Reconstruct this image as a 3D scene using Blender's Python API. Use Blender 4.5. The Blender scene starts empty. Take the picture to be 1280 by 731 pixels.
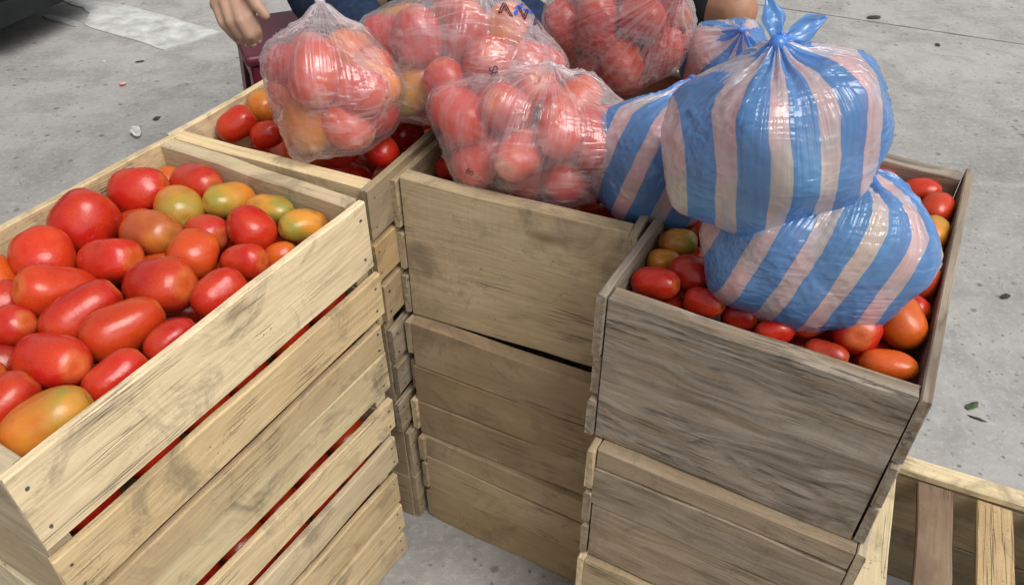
import bpy, bmesh, math, random
import numpy as np
from mathutils import Vector, Matrix, Euler, noise as mnoise

random.seed(7); rng = np.random.default_rng(7)
S = bpy.context.scene
COL = S.collection

# ------------------------------------------------------------------ camera
CAM_H, PITCH, FPX = 1.1892, 0.6834, 970.19          # height, downward pitch, focal length in photo pixels
cd = bpy.data.cameras.new('camera'); cam = bpy.data.objects.new('camera', cd); COL.objects.link(cam)
cam.location = (0, 0, CAM_H); cam.rotation_euler = (math.pi/2-PITCH, 0, 0)
cd.sensor_fit = 'HORIZONTAL'; cd.sensor_width = 36; cd.lens = 36*FPX/1280
cd.clip_start = 0.02; cd.clip_end = 500
S.camera = cam
# ------------------------------------------------------------------ world and sun (bright overcast)
W = bpy.data.worlds.new('World'); S.world = W; W.use_nodes = True
nt = W.node_tree; nt.nodes.clear()
SUN_EL, SUN_ROT = math.radians(56), math.radians(132)
sky = nt.nodes.new('ShaderNodeTexSky'); sky.sky_type = 'NISHITA'; sky.sun_disc = False
sky.sun_elevation = SUN_EL; sky.sun_rotation = SUN_ROT; sky.dust_density = 6; sky.air_density = 1.0
hs = nt.nodes.new('ShaderNodeHueSaturation'); hs.inputs['Saturation'].default_value = 0.22
bg = nt.nodes.new('ShaderNodeBackground'); bg.inputs['Strength'].default_value = 0.11
wo = nt.nodes.new('ShaderNodeOutputWorld')
nt.links.new(sky.outputs[0], hs.inputs['Color']); nt.links.new(hs.outputs[0], bg.inputs[0]); nt.links.new(bg.outputs[0], wo.inputs[0])
sd = bpy.data.lights.new('sun', 'SUN'); sd.energy = 1.0; sd.angle = math.radians(40); sd.color = (1, .97, .92)
sun = bpy.data.objects.new('sun', sd); COL.objects.link(sun)
# direction towards the sun for the sky's rotation convention
sdir = Vector((math.sin(SUN_ROT)*math.cos(SUN_EL), math.cos(SUN_ROT)*math.cos(SUN_EL), math.sin(SUN_EL)))
sun.rotation_euler = sdir.to_track_quat('Z', 'Y').to_euler()
S.view_settings.view_transform = 'Standard'; S.view_settings.look = 'None'
S.view_settings.exposure = 0.48; S.view_settings.gamma = 1
S.cycles.transparent_max_bounces = 16; S.cycles.max_bounces = 6; S.cycles.diffuse_bounces = 3; S.cycles.glossy_bounces = 2
S.cycles.caustics_reflective = False; S.cycles.caustics_refractive = False

# ------------------------------------------------------------------ helpers
def at(px, py, z):
    """world point on the level plane z that the photo pixel looks at"""
    X = (px-640)/FPX; Y = (365.5-py)/FPX; c, s = math.cos(PITCH), math.sin(PITCH)
    t = (z-CAM_H)/(-s+Y*c)
    return Vector((X*t, (c+Y*s)*t, z))
def tag(o, label=None, cat=None, group=None, kind=None):
    if label: o['label'] = label
    if cat: o['category'] = cat
    if group: o['group'] = group
    if kind: o['kind'] = kind
    return o
def link(name, me, mat=None, parent=None, loc=None, rot=None):
    o = bpy.data.objects.new(name, me); COL.objects.link(o)
    if mat is not None and me is not None and not me.materials: me.materials.append(mat)
    if parent: o.parent = parent
    if loc is not None: o.location = loc
    if rot is not None: o.rotation_euler = rot
    return o
def mesh(name, v, f, smooth=False):
    me = bpy.data.meshes.new(name); me.from_pydata([tuple(map(float, p)) for p in v], [], f); me.update()
    if smooth: me.polygons.foreach_set('use_smooth', [True]*len(me.polygons))
    return me
def from_bm(name, bm, smooth=False):
    bmesh.ops.recalc_face_normals(bm, faces=bm.faces)
    me = bpy.data.meshes.new(name); bm.to_mesh(me); bm.free()
    if smooth: me.polygons.foreach_set('use_smooth', [True]*len(me.polygons))
    return me
class NT:
    """small node builder"""
    def __init__(s, name):
        s.m = bpy.data.materials.new(name); s.m.use_nodes = True; s.t = s.m.node_tree; s.t.nodes.clear()
        s.out = s.t.nodes.new('ShaderNodeOutputMaterial')
    def n(s, typ, **kw):
        nd = s.t.nodes.new('ShaderNode'+typ)
        for k, v in kw.items():
            if k.startswith('_'): setattr(nd, k[1:], v)
            else:
                i = nd.inputs[int(k[1:])] if (k[0] == 'i' and k[1:].isdigit()) else nd.inputs[k.replace('_', ' ')]
                if isinstance(v, bpy.types.NodeSocket): s.t.links.new(v, i)
                else: i.default_value = v
        return nd
    def math(s, op, a, b=0.0, c=None, clamp=False):
        kw = dict(i0=a, i1=b); 
        if c is not None: kw['i2'] = c
        return s.n('Math', _operation=op, _use_clamp=clamp, **kw).outputs[0]
    def mix(s, f, a, b, mode='MIX'):
        nd = s.t.nodes.new('ShaderNodeMix'); nd.data_type = 'RGBA'; nd.blend_type = mode
        for i, v in ((0, f), (6, a), (7, b)):
            if isinstance(v, bpy.types.NodeSocket): s.t.links.new(v, nd.inputs[i])
            else: nd.inputs[i].default_value = v if i == 0 else (tuple(v)+(1,))[:4]
        return nd.outputs[2]
    def ramp(s, v, *stops):
        nd = s.n('ValToRGB', Fac=v); cr = nd.color_ramp
        while len(cr.elements) < len(stops): cr.elements.new(0.5)
        for e, (p, c) in zip(cr.elements, stops):
            e.position = p; e.color = (c, c, c, 1) if isinstance(c, (int, float)) else tuple(c)+(1,)
        return nd.outputs[0]
    def noise(s, vec, scale, detail=4, rough=.55, dist=0):
        return s.n('TexNoise', Vector=vec, Scale=scale, Detail=detail, Roughness=rough, Distortion=dist).outputs[0]
    def mapping(s, vec, scale=(1, 1, 1), loc=(0, 0, 0)):
        return s.n('Mapping', Vector=vec, Scale=scale, Location=loc).outputs[0]
    def bump(s, h, strength, dist, normal=None):
        kw = dict(Height=h, Strength=strength, Distance=dist)
        if normal is not None: kw['Normal'] = normal
        return s.n('Bump', **kw).outputs[0]
    def done(s, sh):
        s.t.links.new(sh, s.out.inputs[0]); return s.m

# ------------------------------------------------------------------ materials
def wood_material():
    k = NT('sawn_wood'); oi = k.n('ObjectInfo'); tc = k.n('TexCoord')
    off = k.n('CombineXYZ', X=k.math('MULTIPLY', oi.outputs['Random'], 37.), Y=k.math('MULTIPLY', oi.outputs['Random'], 91.), Z=k.math('MULTIPLY', oi.outputs['Random'], 53.)).outputs[0]
    p = k.n('VectorMath', _operation='ADD', i0=tc.outputs['Object'], i1=off).outputs[0]
    we = k.n('Attribute', _attribute_type='OBJECT', _attribute_name='weather').outputs['Fac']
    # grain runs along local X
    warp = k.noise(k.mapping(p, (2.5, 6, 6)), 1.6, 2, .5)
    pw = k.n('VectorMath', _operation='ADD', i0=k.mapping(p, (3.2, 85, 85)), i1=k.n('CombineXYZ', X=0., Y=k.math('MULTIPLY', warp, 9.), Z=k.math('MULTIPLY', warp, 9.)).outputs[0]).outputs[0]
    g1 = k.noise(pw, 1.0, 5, .62)
    g2 = k.noise(k.mapping(p, (9, 240, 240)), 1.0, 3, .6)
    blot = k.noise(k.mapping(p, (6, 14, 14)), 1.0, 4, .6)
    saw = k.noise(k.mapping(p, (260, 7, 7)), 1.0, 2, .5)      # saw marks across the board
    base = oi.outputs['Color']
    c = k.mix(k.ramp(g1, (.30, .34), (.58, 0.)), base, (.22, .135, .06))
    c = k.mix(k.math('MULTIPLY', k.ramp(g2, (.40, .5), (.56, 0.)), .45), c, (.24, .155, .08))
    c = k.mix(k.ramp(blot, (.45, 0.), (.72, .40)), c, k.mix(.5, base, (.74, .60, .38)))
    c = k.mix(k.math('MULTIPLY', k.ramp(blot, (.25, .75), (.46, 0.)), .42), c, k.mix(.4, base, (.13, .095, .055)))
    smut = k.noise(p, 11, 5, .7, 1.2)
    c = k.mix(k.ramp(smut, (.52, 0.), (.68, .55)), c, (.115, .09, .066))
    # knots : rare dark eyes
    vo = k.n('TexVoronoi', Vector=k.mapping(p, (5.0, 13, 13)), Scale=1.0, Randomness=1.0)
    knot = k.ramp(vo.outputs['Distance'], (.035, .8), (.16, 0.))
    ksel = k.ramp(k.n('SeparateColor', Color=vo.outputs['Color']).outputs[0], (.72, 0.), (.76, 1.))
    c = k.mix(k.math('MULTIPLY', knot, ksel), c, (.10, .055, .025))
    # specks of dirt and mould
    sp = k.noise(p, 260, 2, .5)
    sps = k.ramp(k.noise(p, 18, 3, .6), (.52, 0.), (.66, 1.))
    c = k.mix(k.math('MULTIPLY', k.ramp(sp, (.63, 0.), (.70, .7)), sps), c, (.07, .055, .045))
    # drying cracks along the grain
    ckn = k.noise(k.mapping(p, (2.2, 75, 75)), 1.0, 3, .6, .2)
    ck = k.math('MULTIPLY', k.math('SUBTRACT', 1.0, k.math('MULTIPLY', k.math('ABSOLUTE', k.math('SUBTRACT', ckn, .5)), 42.), clamp=True), k.ramp(k.noise(p, 9, 2, .5), (.55, 0.), (.64, 1.)))
    c = k.mix(k.math('MULTIPLY', ck, .6), c, (.07, .05, .03))
    # grey weathering with black streaks
    st = k.noise(k.mapping(p, (12, 170, 170)), 1.0, 5, .68)
    stm = k.ramp(k.noise(k.mapping(p, (4, 9, 9)), 1.3, 3, .55), (.53, 0.), (.64, 1.))
    streak = k.math('MULTIPLY', k.ramp(st, (.54, 0.), (.60, 1.)), stm)
    grey = k.mix(k.ramp(g1, (.35, 0.), (.65, 1.)), (.125, .104, .082), (.36, .31, .25))
    grey = k.mix(k.math('MULTIPLY', k.ramp(k.noise(k.mapping(p, (5, 40, 40)), 1.0, 4, .6), (.5, 0.), (.64, 1.)), .55), grey, (.235, .155, .09))
    grey = k.mix(k.math('MULTIPLY', streak, .85), grey, (.036, .033, .030))
    c = k.mix(we, c, grey)
    h = k.math('ADD', k.math('MULTIPLY', g1, .7), k.math('ADD', k.math('MULTIPLY', g2, .5), k.math('MULTIPLY', saw, .35)))
    h = k.math('SUBTRACT', k.math('SUBTRACT', h, k.math('MULTIPLY', ck, .9)), k.math('MULTIPLY', streak, k.math('MULTIPLY', we, .8)))
    bs = k.n('BsdfPrincipled', Base_Color=c, Roughness=.82, Normal=k.bump(h, .75, .0016))
    bs.inputs['Specular IOR Level'].default_value = .22
    return k.done(bs.outputs[0])
def tomato_material():
    k = NT('tomato_skin'); oi = k.n('ObjectInfo'); tc = k.n('TexCoord')
    p = tc.outputs['Object']; z = k.n('SeparateXYZ', Vector=p).outputs[2]
    r = k.math('MULTIPLY', oi.outputs['Random'], 40.)
    q = k.n('VectorMath', _operation='ADD', i0=p, i1=k.n('CombineXYZ', X=r, Y=r, Z=r).outputs[0]).outputs[0]
    n1 = k.noise(q, 2.2, 3, .5); n2 = k.noise(q, 7., 3, .6)
    base = oi.outputs['Color']; un = oi.outputs['Alpha']
    c = k.mix(k.ramp(n1, (.36, 0.), (.66, .55)), base, k.mix(.55, base, (.62, .10, .015)))
    c = k.mix(k.ramp(n2, (.55, 0.), (.75, .35)), c, k.mix(.7, base, (.25, .008, .012)))
    # unripe shoulders spread from the stem end
    sh = k.math('ADD', k.math('MULTIPLY', z, 1.1), k.math('MULTIPLY', k.math('SUBTRACT', n1, .5), 2.4))
    g = k.math('MULTIPLY', un, k.ramp(k.math('ADD', sh, k.math('MULTIPLY', un, .9)), (.35, 0.), (1.0, 1.)), clamp=True)
    c = k.mix(g, c, k.mix(k.ramp(k.math('ADD', n1, k.math('MULTIPLY', z, -.35)), (.32, 0.), (.62, 1.)), (.25, .235, .035), (.60, .24, .03)))
    # pale rays round the stem
    rays = k.ramp(k.math('ADD', z, k.math('MULTIPLY', n2, .1)), (.47, 0.), (.58, .55))
    c = k.mix(rays, c, (.62, .28, .06))
    # pale lenticels and dust
    c = k.mix(k.ramp(k.noise(q, 60, 2, .5), (.62, 0.), (.74, .25)), c, (.60, .30, .14))
    dust = k.ramp(k.noise(q, 3.4, 5, .65), (.45, 0.), (.75, 1.))
    bs = k.n('BsdfPrincipled', Base_Color=c, Roughness=k.math('ADD', .19, k.math('MULTIPLY', dust, .20)), Normal=k.bump(k.noise(q, 7., 2, .5), .035, .02))
    bs.inputs['Specular IOR Level'].default_value = .45
    return k.done(bs.outputs[0])
def plain(name, col, rough=.6, spec=.4, noise_scale=0, amt=.3, bump=0, bscale=200):
    k = NT(name); p = k.n('TexCoord').outputs['Object']; c = tuple(col)
    n = k.noise(p, noise_scale or 20, 4, .6)
    cc = k.mix(k.ramp(n, (.3, 0.), (.7, 1.)), tuple(v*(1-amt) for v in c), tuple(min(1, v*(1+amt)) for v in c))
    kw = dict(Base_Color=cc, Roughness=rough)
    if bump: kw['Normal'] = k.bump(k.noise(p, bscale, 3, .6), bump, .002)
    bs = k.n('BsdfPrincipled', **kw); bs.inputs['Specular IOR Level'].default_value = spec
    return k.done(bs.outputs[0])
def concrete_material():
    k = NT('worn_concrete'); p = k.n('TexCoord').outputs['Object']
    big = k.noise(p, .8, 5, .6); mid = k.noise(p, 6, 5, .65, .4); fine = k.noise(p, 60, 4, .7); grit = k.noise(p, 330, 3, .6)
    c = k.mix(k.ramp(big, (.35, 0.), (.65, 1.)), (.30, .292, .275), (.39, .38, .36))
    c = k.mix(k.ramp(mid, (.38, .5), (.56, 0.)), c, (.20, .195, .185))
    c = k.mix(k.ramp(k.noise(p, 2.3, 6, .7, .8), (.52, 0.), (.66, .35)), c, (.17, .165, .155))
    c = k.mix(k.ramp(fine, (.5, 0.), (.72, .5)), c, (.47, .46, .44))
    # worn scuff streaks
    c = k.mix(k.ramp(k.noise(k.mapping(p, (5, 16, 1)), 1.0, 4, .65, .8), (.56, 0.), (.68, .35)), c, (.43, .42, .40))
    # exposed stones, dark and light
    v = k.n('TexVoronoi', Vector=p, Scale=95., Randomness=1.0)
    vc = k.n('SeparateColor', Color=v.outputs['Color']).outputs
    stone = k.math('MULTIPLY', k.ramp(v.outputs['Distance'], (.26, 1.), (.40, 0.)), k.ramp(vc[0], (.80, 0.), (.84, 1.)))
    c = k.mix(k.math('MULTIPLY', stone, .75), c, k.mix(vc[1], (.10, .10, .10), (.40, .39, .37)))
    v2 = k.n('TexVoronoi', Vector=p, Scale=34., Randomness=1.0)
    v2c = k.n('SeparateColor', Color=v2.outputs['Color']).outputs
    pit = k.math('MULTIPLY', k.ramp(v2.outputs['Distance'], (.15, 1.), (.36, 0.)), k.ramp(v2c[0], (.93, 0.), (.95, 1.)))
    c = k.mix(k.math('MULTIPLY', pit, .62), c, (.09, .09, .09))
    h = k.math('ADD', k.math('MULTIPLY', fine, .6), k.math('ADD', k.math('MULTIPLY', grit, .5), k.math('SUBTRACT', k.math('MULTIPLY', stone, .3), k.math('MULTIPLY', pit, .9))))
    bs = k.n('BsdfPrincipled', Base_Color=c, Roughness=.88, Normal=k.bump(h, .7, .004)); bs.inputs['Specular IOR Level'].default_value = .25
    return k.done(bs.outputs[0])
def film_material(name, striped):
    """thin plastic film: part clear, part milky, glossy on top; fine tension wrinkles in the relief"""
    k = NT(name); uv = k.n('UVMap', _uv_map='film').outputs[0]; p = k.n('TexCoord').outputs['Object']
    oi = k.n('ObjectInfo'); r = k.math('MULTIPLY', oi.outputs['Random'], 23.)
    o3 = k.n('CombineXYZ', X=r, Y=r, Z=r).outputs[0]
    q = k.n('VectorMath', _operation='ADD', i0=p, i1=o3).outputs[0]
    # three families of stretched wrinkles in different directions, each in its own patches
    def fam(rot, sc, seed, patch):
        m = k.n('Mapping', Vector=q, Rotation=rot, Scale=sc, Location=(seed, seed*2, seed*3)).outputs[0]
        n = k.noise(m, 1.0, 1, .5)
        ridge = k.math('SUBTRACT', 1.0, k.math('MULTIPLY', k.math('ABSOLUTE', k.math('SUBTRACT', n, .5)), 9.), clamp=True)
        return k.math('MULTIPLY', ridge, k.ramp(k.noise(q, patch, 2, .5), (.42, 0.), (.58, 1.)))
    tie = k.n('SeparateXYZ', Vector=k.n('UVMap', _uv_map='tie').outputs[0]).outputs; th_ = k.n('SeparateXYZ', Vector=uv).outputs[1]
    tn = k.noise(k.n('VectorMath', _operation='ADD', i0=k.n('CombineXYZ', X=k.math('MULTIPLY', tie[0], 9.), Y=k.math('MULTIPLY', tie[1], 9.), Z=k.math('MULTIPLY', th_, 1.3)).outputs[0], i1=o3).outputs[0], 1.0, 2, .6)
    ridge = k.math('SUBTRACT', 1.0, k.math('MULTIPLY', k.math('ABSOLUTE', k.math('SUBTRACT', tn, .5)), 9.), clamp=True)
    w1 = k.math('MULTIPLY', ridge, k.ramp(th_, (.10, 1.), (.75, .12)))
    w2 = fam((.1, 1.2, -.4), (8, 95, 95), 4.1, 15.)
    wr = k.math('ADD', w1, w2, clamp=True); soft = k.noise(q, 30, 3, .5)
    hgt = k.math('ADD', k.math('MULTIPLY', wr, .6), k.math('MULTIPLY', soft, .45))
    nrm = k.bump(hgt, .65, .0030)
    if striped:
        u = k.n('SeparateXYZ', Vector=uv).outputs[0]
        wob = k.math('MULTIPLY', k.math('SUBTRACT', k.noise(p, 30, 2, .5), .5), .12)
        t = k.math('FRACT', k.math('ADD', u, wob)); s = k.ramp(t, (.0, 0.), (.012, 1.), (.585, 1.), (.60, 0.))   # 1 on blue bands
        col = k.mix(s, (.95, .93, .96), (.19, .49, 1.0)); opac = k.math('ADD', .56, k.math('MULTIPLY', s, .10))
        opac = k.math('ADD', opac, k.math('MULTIPLY', wr, .12), clamp=True)
        tint = k.mix(s, (.98, .96, .96), (.30, .50, .95))
    else:
        col = (.97, .95, .97, 1); tint = (.985, .97, .98, 1)
        milk = k.ramp(soft, (.40, 0.), (.62, 1.))
        opac = k.math('ADD', k.math('ADD', .12, k.math('MULTIPLY', milk, .10)), k.math('MULTIPLY', wr, .22), clamp=True)
    nsoft = k.bump(hgt, .22, .0030)
    dif = k.n('BsdfDiffuse', Color=col, Normal=nsoft).outputs[0]; trl = k.n('BsdfTranslucent', Color=col).outputs[0]
    body = k.n('MixShader', Fac=.55, i1=dif, i2=trl).outputs[0]
    film = k.n('MixShader', Fac=opac, i1=k.n('BsdfTransparent', Color=tint).outputs[0], i2=body).outputs[0]
    geo = k.n('NewGeometry'); cosv = k.math('ABSOLUTE', k.n('VectorMath', _operation='DOT_PRODUCT', i0=geo.outputs['Normal'], i1=geo.outputs['Incoming']).outputs['Value'])
    fr = k.math('ADD', .05, k.math('MULTIPLY', k.math('POWER', k.math('SUBTRACT', 1.0, cosv, clamp=True), 5.), .8))     # thin sheet, same from both sides
    gl = k.n('BsdfGlossy', Color=(1, 1, 1, 1), Roughness=.12, Normal=nrm).outputs[0]
    sh = k.n('MixShader', Fac=fr, i1=film, i2=gl).outputs[0]
    return k.done(sh)
M_WOOD = wood_material(); M_TOM = tomato_material(); M_CON = concrete_material()
M_CLEAR = film_material('clear_film', False); M_STRIPE = film_material('striped_film', True)
M_NAIL = plain('nail_steel', (.09, .08, .075), .5, .5); M_SCAR = plain('stem_scar_cork', (.36, .38, .17), .8, .2, 300, .5)
M_PALE = plain('pale_patch', (.47, .475, .455), .9, .2, 14, .30, .6, 120)

# ------------------------------------------------------------------ ground
def slab(name, x0, x1, y0, y1, parent, edge=None):
    nx = 60; v = []; f = []
    return mesh(name, [(x0, y0, 0), (x1, y0, 0), (x1, y1, 0), (x0, y1, 0)], [(0, 1, 2, 3)])
ground = tag(link('ground', mesh('ground', [(-90, -90, -.012), (90, -90, -.012), (90, 90, -.012), (-90, 90, -.012)], [(0, 1, 2, 3)]), plain('joint_dirt', (.07, .065, .06), .95, .1, 40)), kind='structure')
jA, jB = at(880, -4, 0), at(1280, 56, 0)
jd = (jB-jA).normalized(); jn = Vector((-jd.y, jd.x, 0))
if jn.y < 0: jn = -jn
def joint_edge(off, sgn, seed):
    pts = []
    for i in range(241):
        s = -60+120*i/240 if abs(i-120) > 100 else 0
        pts.append(s)
    ss = sorted(set([-80, 80]+[x*.03 for x in range(-250, 250)]))
    return [jA+jd*s+jn*(off+sgn*(.004*abs(mnoise.noise(Vector((s*9, seed, 0))))+.003*abs(mnoise.noise(Vector((s*41, seed, 3)))))) for s in ss]
eN = joint_edge(-.004, -1, 1.); eF = joint_edge(.004, 1, 5.)
def slab_mesh(edge, far):
    n = len(edge); v = [tuple(p) for p in edge]+[tuple(p+jn*(80 if far else -80)) for p in edge]
    v += [(p.x, p.y, -.011) for p in edge]
    f = []
    for i in range(n-1):
        q = (i, i+1, n+i+1, n+i); f.append(q if far else q[::-1]); f.append((i, i+1, 2*n+i+1, 2*n+i))
    return mesh('concrete_slab', v, f)
for e, far in ((eN, False), (eF, True)):
    link('concrete_slab', slab_mesh(e, far), M_CON, ground)
# pale cement patch on the pavement
def sheet(name, pix, mat, z=.004, seed=0, rough=.012, **kw):
    pts = [at(x, y, z) for x, y in pix]; loop = []
    for i, a in enumerate(pts):
        b = pts[(i+1) % len(pts)]; n = max(2, int((b-a).length/.03))
        for j in range(n):
            p = a.lerp(b, j/n); q = Vector((p.x*14, p.y*14, seed)); loop.append((p.x+rough*mnoise.noise(q), p.y+rough*mnoise.noise(q+Vector((9, 3, 1))), z))
    n = len(loop); c = [(x, y, -.002) for x, y, _ in loop]
    return link(name, mesh(name, loop+c, [tuple(range(n))]+[(i, (i+1) % n, n+(i+1) % n, n+i) for i in range(n)]), mat, **kw)
sheet('cement_patch', [(104, 31), (205, 62), (276, 40), (165, 8), (118, 1), (92, -6), (70, -2), (104, 10), (112, 16)], M_PALE, parent=ground)
sheet('cement_strip', [(52, 20), (58, 23), (97, 33), (104, 29), (80, 22), (60, 18)], M_PALE, seed=4, parent=ground)

# ------------------------------------------------------------------ crates
TE, TS = .022, .010      # end board and side slat thickness
def plank_mesh(L, Wd, T, seed, wob=.0022, seg=None):
    """sawn board: length on X, width on Y, thickness on Z, centred; slightly crooked edges, chamfered, rough ends"""
    r = random.Random(seed); seg = seg or max(4, int(L/.045)); c = min(.0016, T*.2); v = []; f = []
    for i in range(seg+1):
        x = -L/2+L*i/seg
        def nz(k, fr): return mnoise.noise(Vector((x*fr, seed*1.37, k*7.1)))
        yl = -Wd/2+wob*(nz(1, 9)+.5*nz(2, 40)); yh = Wd/2+wob*(nz(3, 9)+.5*nz(4, 40)); zb = T*.06*nz(5, 12); bow = .0012*nz(6, 4)
        e = (r.uniform(-1, 1)*.0022 if i in (0, seg) else 0)
        zl, zh = -T/2+bow, T/2+bow+zb
        ring = [(yl, zl+c), (yl+c, zl), (yh-c, zl), (yh, zl+c), (yh, zh-c), (yh-c, zh), (yl+c, zh), (yl, zh-c)]
        for (y, z) in ring:
            v.append((x+e+(r.uniform(-1, 1)*.0012 if i in (0, seg) else 0), y, z))
        if i:
            a = 8*(i-1); b = 8*i
            for j in range(8): f.append((a+j, a+(j+1) % 8, b+(j+1) % 8, b+j))
    f.append(tuple(range(7, -1, -1))); f.append(tuple(8*seg+j for j in range(8)))
    me = mesh('board', v, f); bm = bmesh.new(); bm.from_mesh(me); bmesh.ops.recalc_face_normals(bm, faces=bm.faces); bm.to_mesh(me); bm.free()
    return me
def nails_mesh(spots, T):
    bm = bmesh.new()
    for x, y in spots:
        res = bmesh.ops.create_cone(bm, cap_ends=True, segments=8, radius1=.0019, radius2=.0017, depth=.004)
        a = random.uniform(0, 6)
        for q in res['verts']:
            q.co = Vector((q.co.x*1.25*math.cos(a)-q.co.y*math.sin(a)+x, q.co.x*math.sin(a)*1.25+q.co.y*math.cos(a)+y, q.co.z+T/2-.0013))
    return from_bm('nails', bm)
seedc = [100]
def board(name, parent, L, Wd, T, loc, rot, tint, weather, nails=None, wob=.0022):
    seedc[0] += 1; r = random.Random(seedc[0])
    o = link(name, plank_mesh(L, Wd, T, seedc[0], wob), M_WOOD, parent, loc, rot)
    j = r.uniform(.82, 1.13); w = r.uniform(-.09, .09)
    o.color = (tint[0]*j*(1+w*.4), tint[1]*j, tint[2]*j*(1-w), 1); o['weather'] = float(max(0, min(1, weather+r.uniform(-.12, .12)*(1 if weather > .02 else 0))))
    if nails:
        n = link('nail_heads', nails_mesh(nails, T), M_NAIL, o); n['kind'] = 'stuff'
    return o
def crate(x, y, yaw, z0, h, w, l, label, group, ends, slats_r, slats_l, tint, weather, end_tint=None, end_weather=None, slat_weather=None, floor=4, loc=None, rot=None):
    """ends: list of end-board heights from the top; slats: list of (top offset from the rim, height, tint or None)"""
    root = link('tomato_crate', None); root.location = (x, y, z0); root.rotation_euler = (0, 0, yaw)
    if loc is not None: root.location = loc; root.rotation_euler = rot
    tag(root, label, 'crate', group); et = end_tint or tint; ew = weather if end_weather is None else end_weather; sw = weather if slat_weather is None else slat_weather
    for far in (0, 1):
        zt = h
        for i, bh in enumerate(ends):
            bh_ = bh-.0015; yy = (l-TE/2) if far else TE/2
            # outer face is local +Z of the board
            rt = (math.pi/2, 0, math.pi) if far else (math.pi/2, 0, 0)
            off = random.uniform(-.0012, .0012)
            board('end_board', root, w-.001, bh_, TE, (w/2, yy+(off if far else -off), zt-bh/2), rt, et, ew, wob=.0034)
            zt -= bh
    for side, sl in ((1, slats_r), (-1, slats_l)):
        for (dz, sh, tn) in sl:
            xx = w+TS/2+.0008 if side > 0 else -TS/2-.0008
            rt = Euler((math.pi/2, 0, math.pi/2 if side > 0 else -math.pi/2)); rt.rotate_axis('Z', random.uniform(-.011, .011))
            L = l+random.uniform(-.006, .009)
            e = L/2-.011; nn = [(s*(e+random.uniform(-.002, .002)), sh*q+random.uniform(-.003, .003)) for s in (-1, 1) for q in (-.27, .27)]
            board('side_slat', root, L, sh, TS, (xx, l/2+random.uniform(-.003, .003), h-dz-sh/2), rt, tn or tint, sw, nn)
    if floor:
        fw = (w-.004)/floor
        for i in range(floor):
            board('floor_slat', root, l-2*TE-.004, fw-.012, .009, (fw*(i+.5)+.002, l/2, .008), (0, 0, math.pi/2), tint, weather)
    return root
PALE, PALE2, TAN, BROWN, GREY = (.66, .52, .315), (.58, .45, .265), (.36, .275, .165), (.42, .30, .16), (.30, .25, .19)
def inner(cr, dx):  # panel origin moved inwards by a slat thickness along the width
    x, y, yaw, zt, h, w = cr
    return x+dx*math.cos(yaw), y+dx*math.sin(yaw), yaw, zt-h, h, w-2*dx
LEN = .4585
gA, gB, gC, gD = 'crates of the stack beside open pavement', 'crates of the stack behind the pale slatted stack', 'crates of the middle stack', 'crates of the stack under the striped bags'
A1 = inner((-.6819, .534, -.5068, .6966, .2378, .328), TS); A2 = inner((-.6726, .5304, -.530, .4578, .2447, .3092), TS); A3 = inner((-.6819, .5205, -.545, .2121, .2121, .3053), TS)
crate(*A1, LEN, 'pale open crate of plum tomatoes topping the slatted stack, no bags on it', gA, [.12, .1178], [(0, .096, (.70, .56, .345)), (.112, .066, PALE2), (.190, .047, (.50, .38, .22))], [(0, .09, PALE), (.105, .065, PALE), (.182, .05, PALE)], PALE, .0, end_tint=(.50, .40, .25), end_weather=.05)
crate(*A2, LEN, 'pale slatted crate second from top, red tomatoes showing through its gaps', gA, [.10, .08, .0647], [(.0, .068, (.68, .56, .34)), (.092, .058, PALE), (.170, .058, PALE)], [(0, .07, PALE), (.09, .06, PALE), (.17, .055, PALE)], PALE2, .0, end_tint=(.58, .49, .31))
crate(*A3, LEN, 'bottom pale slatted crate resting on the concrete beside the gap', gA, [.11, .1021], [(.006, .066, (.48, .37, .21)), (.086, .060, PALE2), (.158, .050, PALE2)], [(0, .06, PALE), (.08, .06, PALE), (.155, .05, PALE)], PALE2, .0)
B1 = (-.456, .938, -.4354, .6934-.2278, .2278, .300)
B2 = (-.452, .945, -.43, .2335, .231, .300); B3 = (-.447, .948, -.42, 0.0, .2325, .300)
crate(*B1, LEN, 'pale crate of tomatoes with clear bags, behind the bagless open crate', gB, [.12, .1078], [(0, .075, TAN), (.085, .06, BROWN), (.155, .065, TAN)], [(0, .09, PALE), (.105, .06, PALE), (.175, .05, PALE)], PALE, .0)
crate(*B2, LEN, 'grey brown slatted crate wedged under the pale crate beside the middle stack', gB, [.12, .111], [(.01, .06, None), (.085, .055, None), (.16, .06, None)], [(.01, .06, None), (.085, .055, None), (.16, .06, None)], TAN, .45)
crate(*B3, LEN, 'bottom brown crate with wide close boards in the gap between stacks', gB, [.12, .1125], [(.004, .11, (.34, .27, .18)), (.118, .11, (.34, .27, .18))], [(.004, .11, None), (.118, .11, None)], TAN, .1)
C1 = (-.1433, .848, -.4175, .4583, .2272, .3012); C2 = (-.1453, .831, -.4546, .2216, .2352, .300); C3 = (-.1400, .8225, -.4833, 0, .2206, .290)
crate(*C1, LEN, 'tan crate with one broad smooth end board, top of the middle stack', gC, [.2272], [(0, .075, None), (.085, .06, None), (.155, .066, None)], [(.005, .07, PALE2), (.085, .06, None), (.155, .066, None)], (.41, .325, .21), .18)
crate(*C2, LEN, 'brown crate in the middle of the middle stack', gC, [.085, .075, .0752], [(0, .065, None), (.08, .06, None), (.15, .06, None)], [(.0, .06, PALE2), (.08, .06, None), (.155, .066, PALE)], (.30, .215, .125), .12)
crate(*C3, LEN, 'bottom crate of the middle stack, speckled boards on the concrete', gC, [.05, .08, .0906], [(0, .065, None), (.08, .06, None), (.15, .06, None)], [(.0, .055, None), (.07, .06, None), (.145, .066, None)], (.37, .275, .16), .08)
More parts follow.
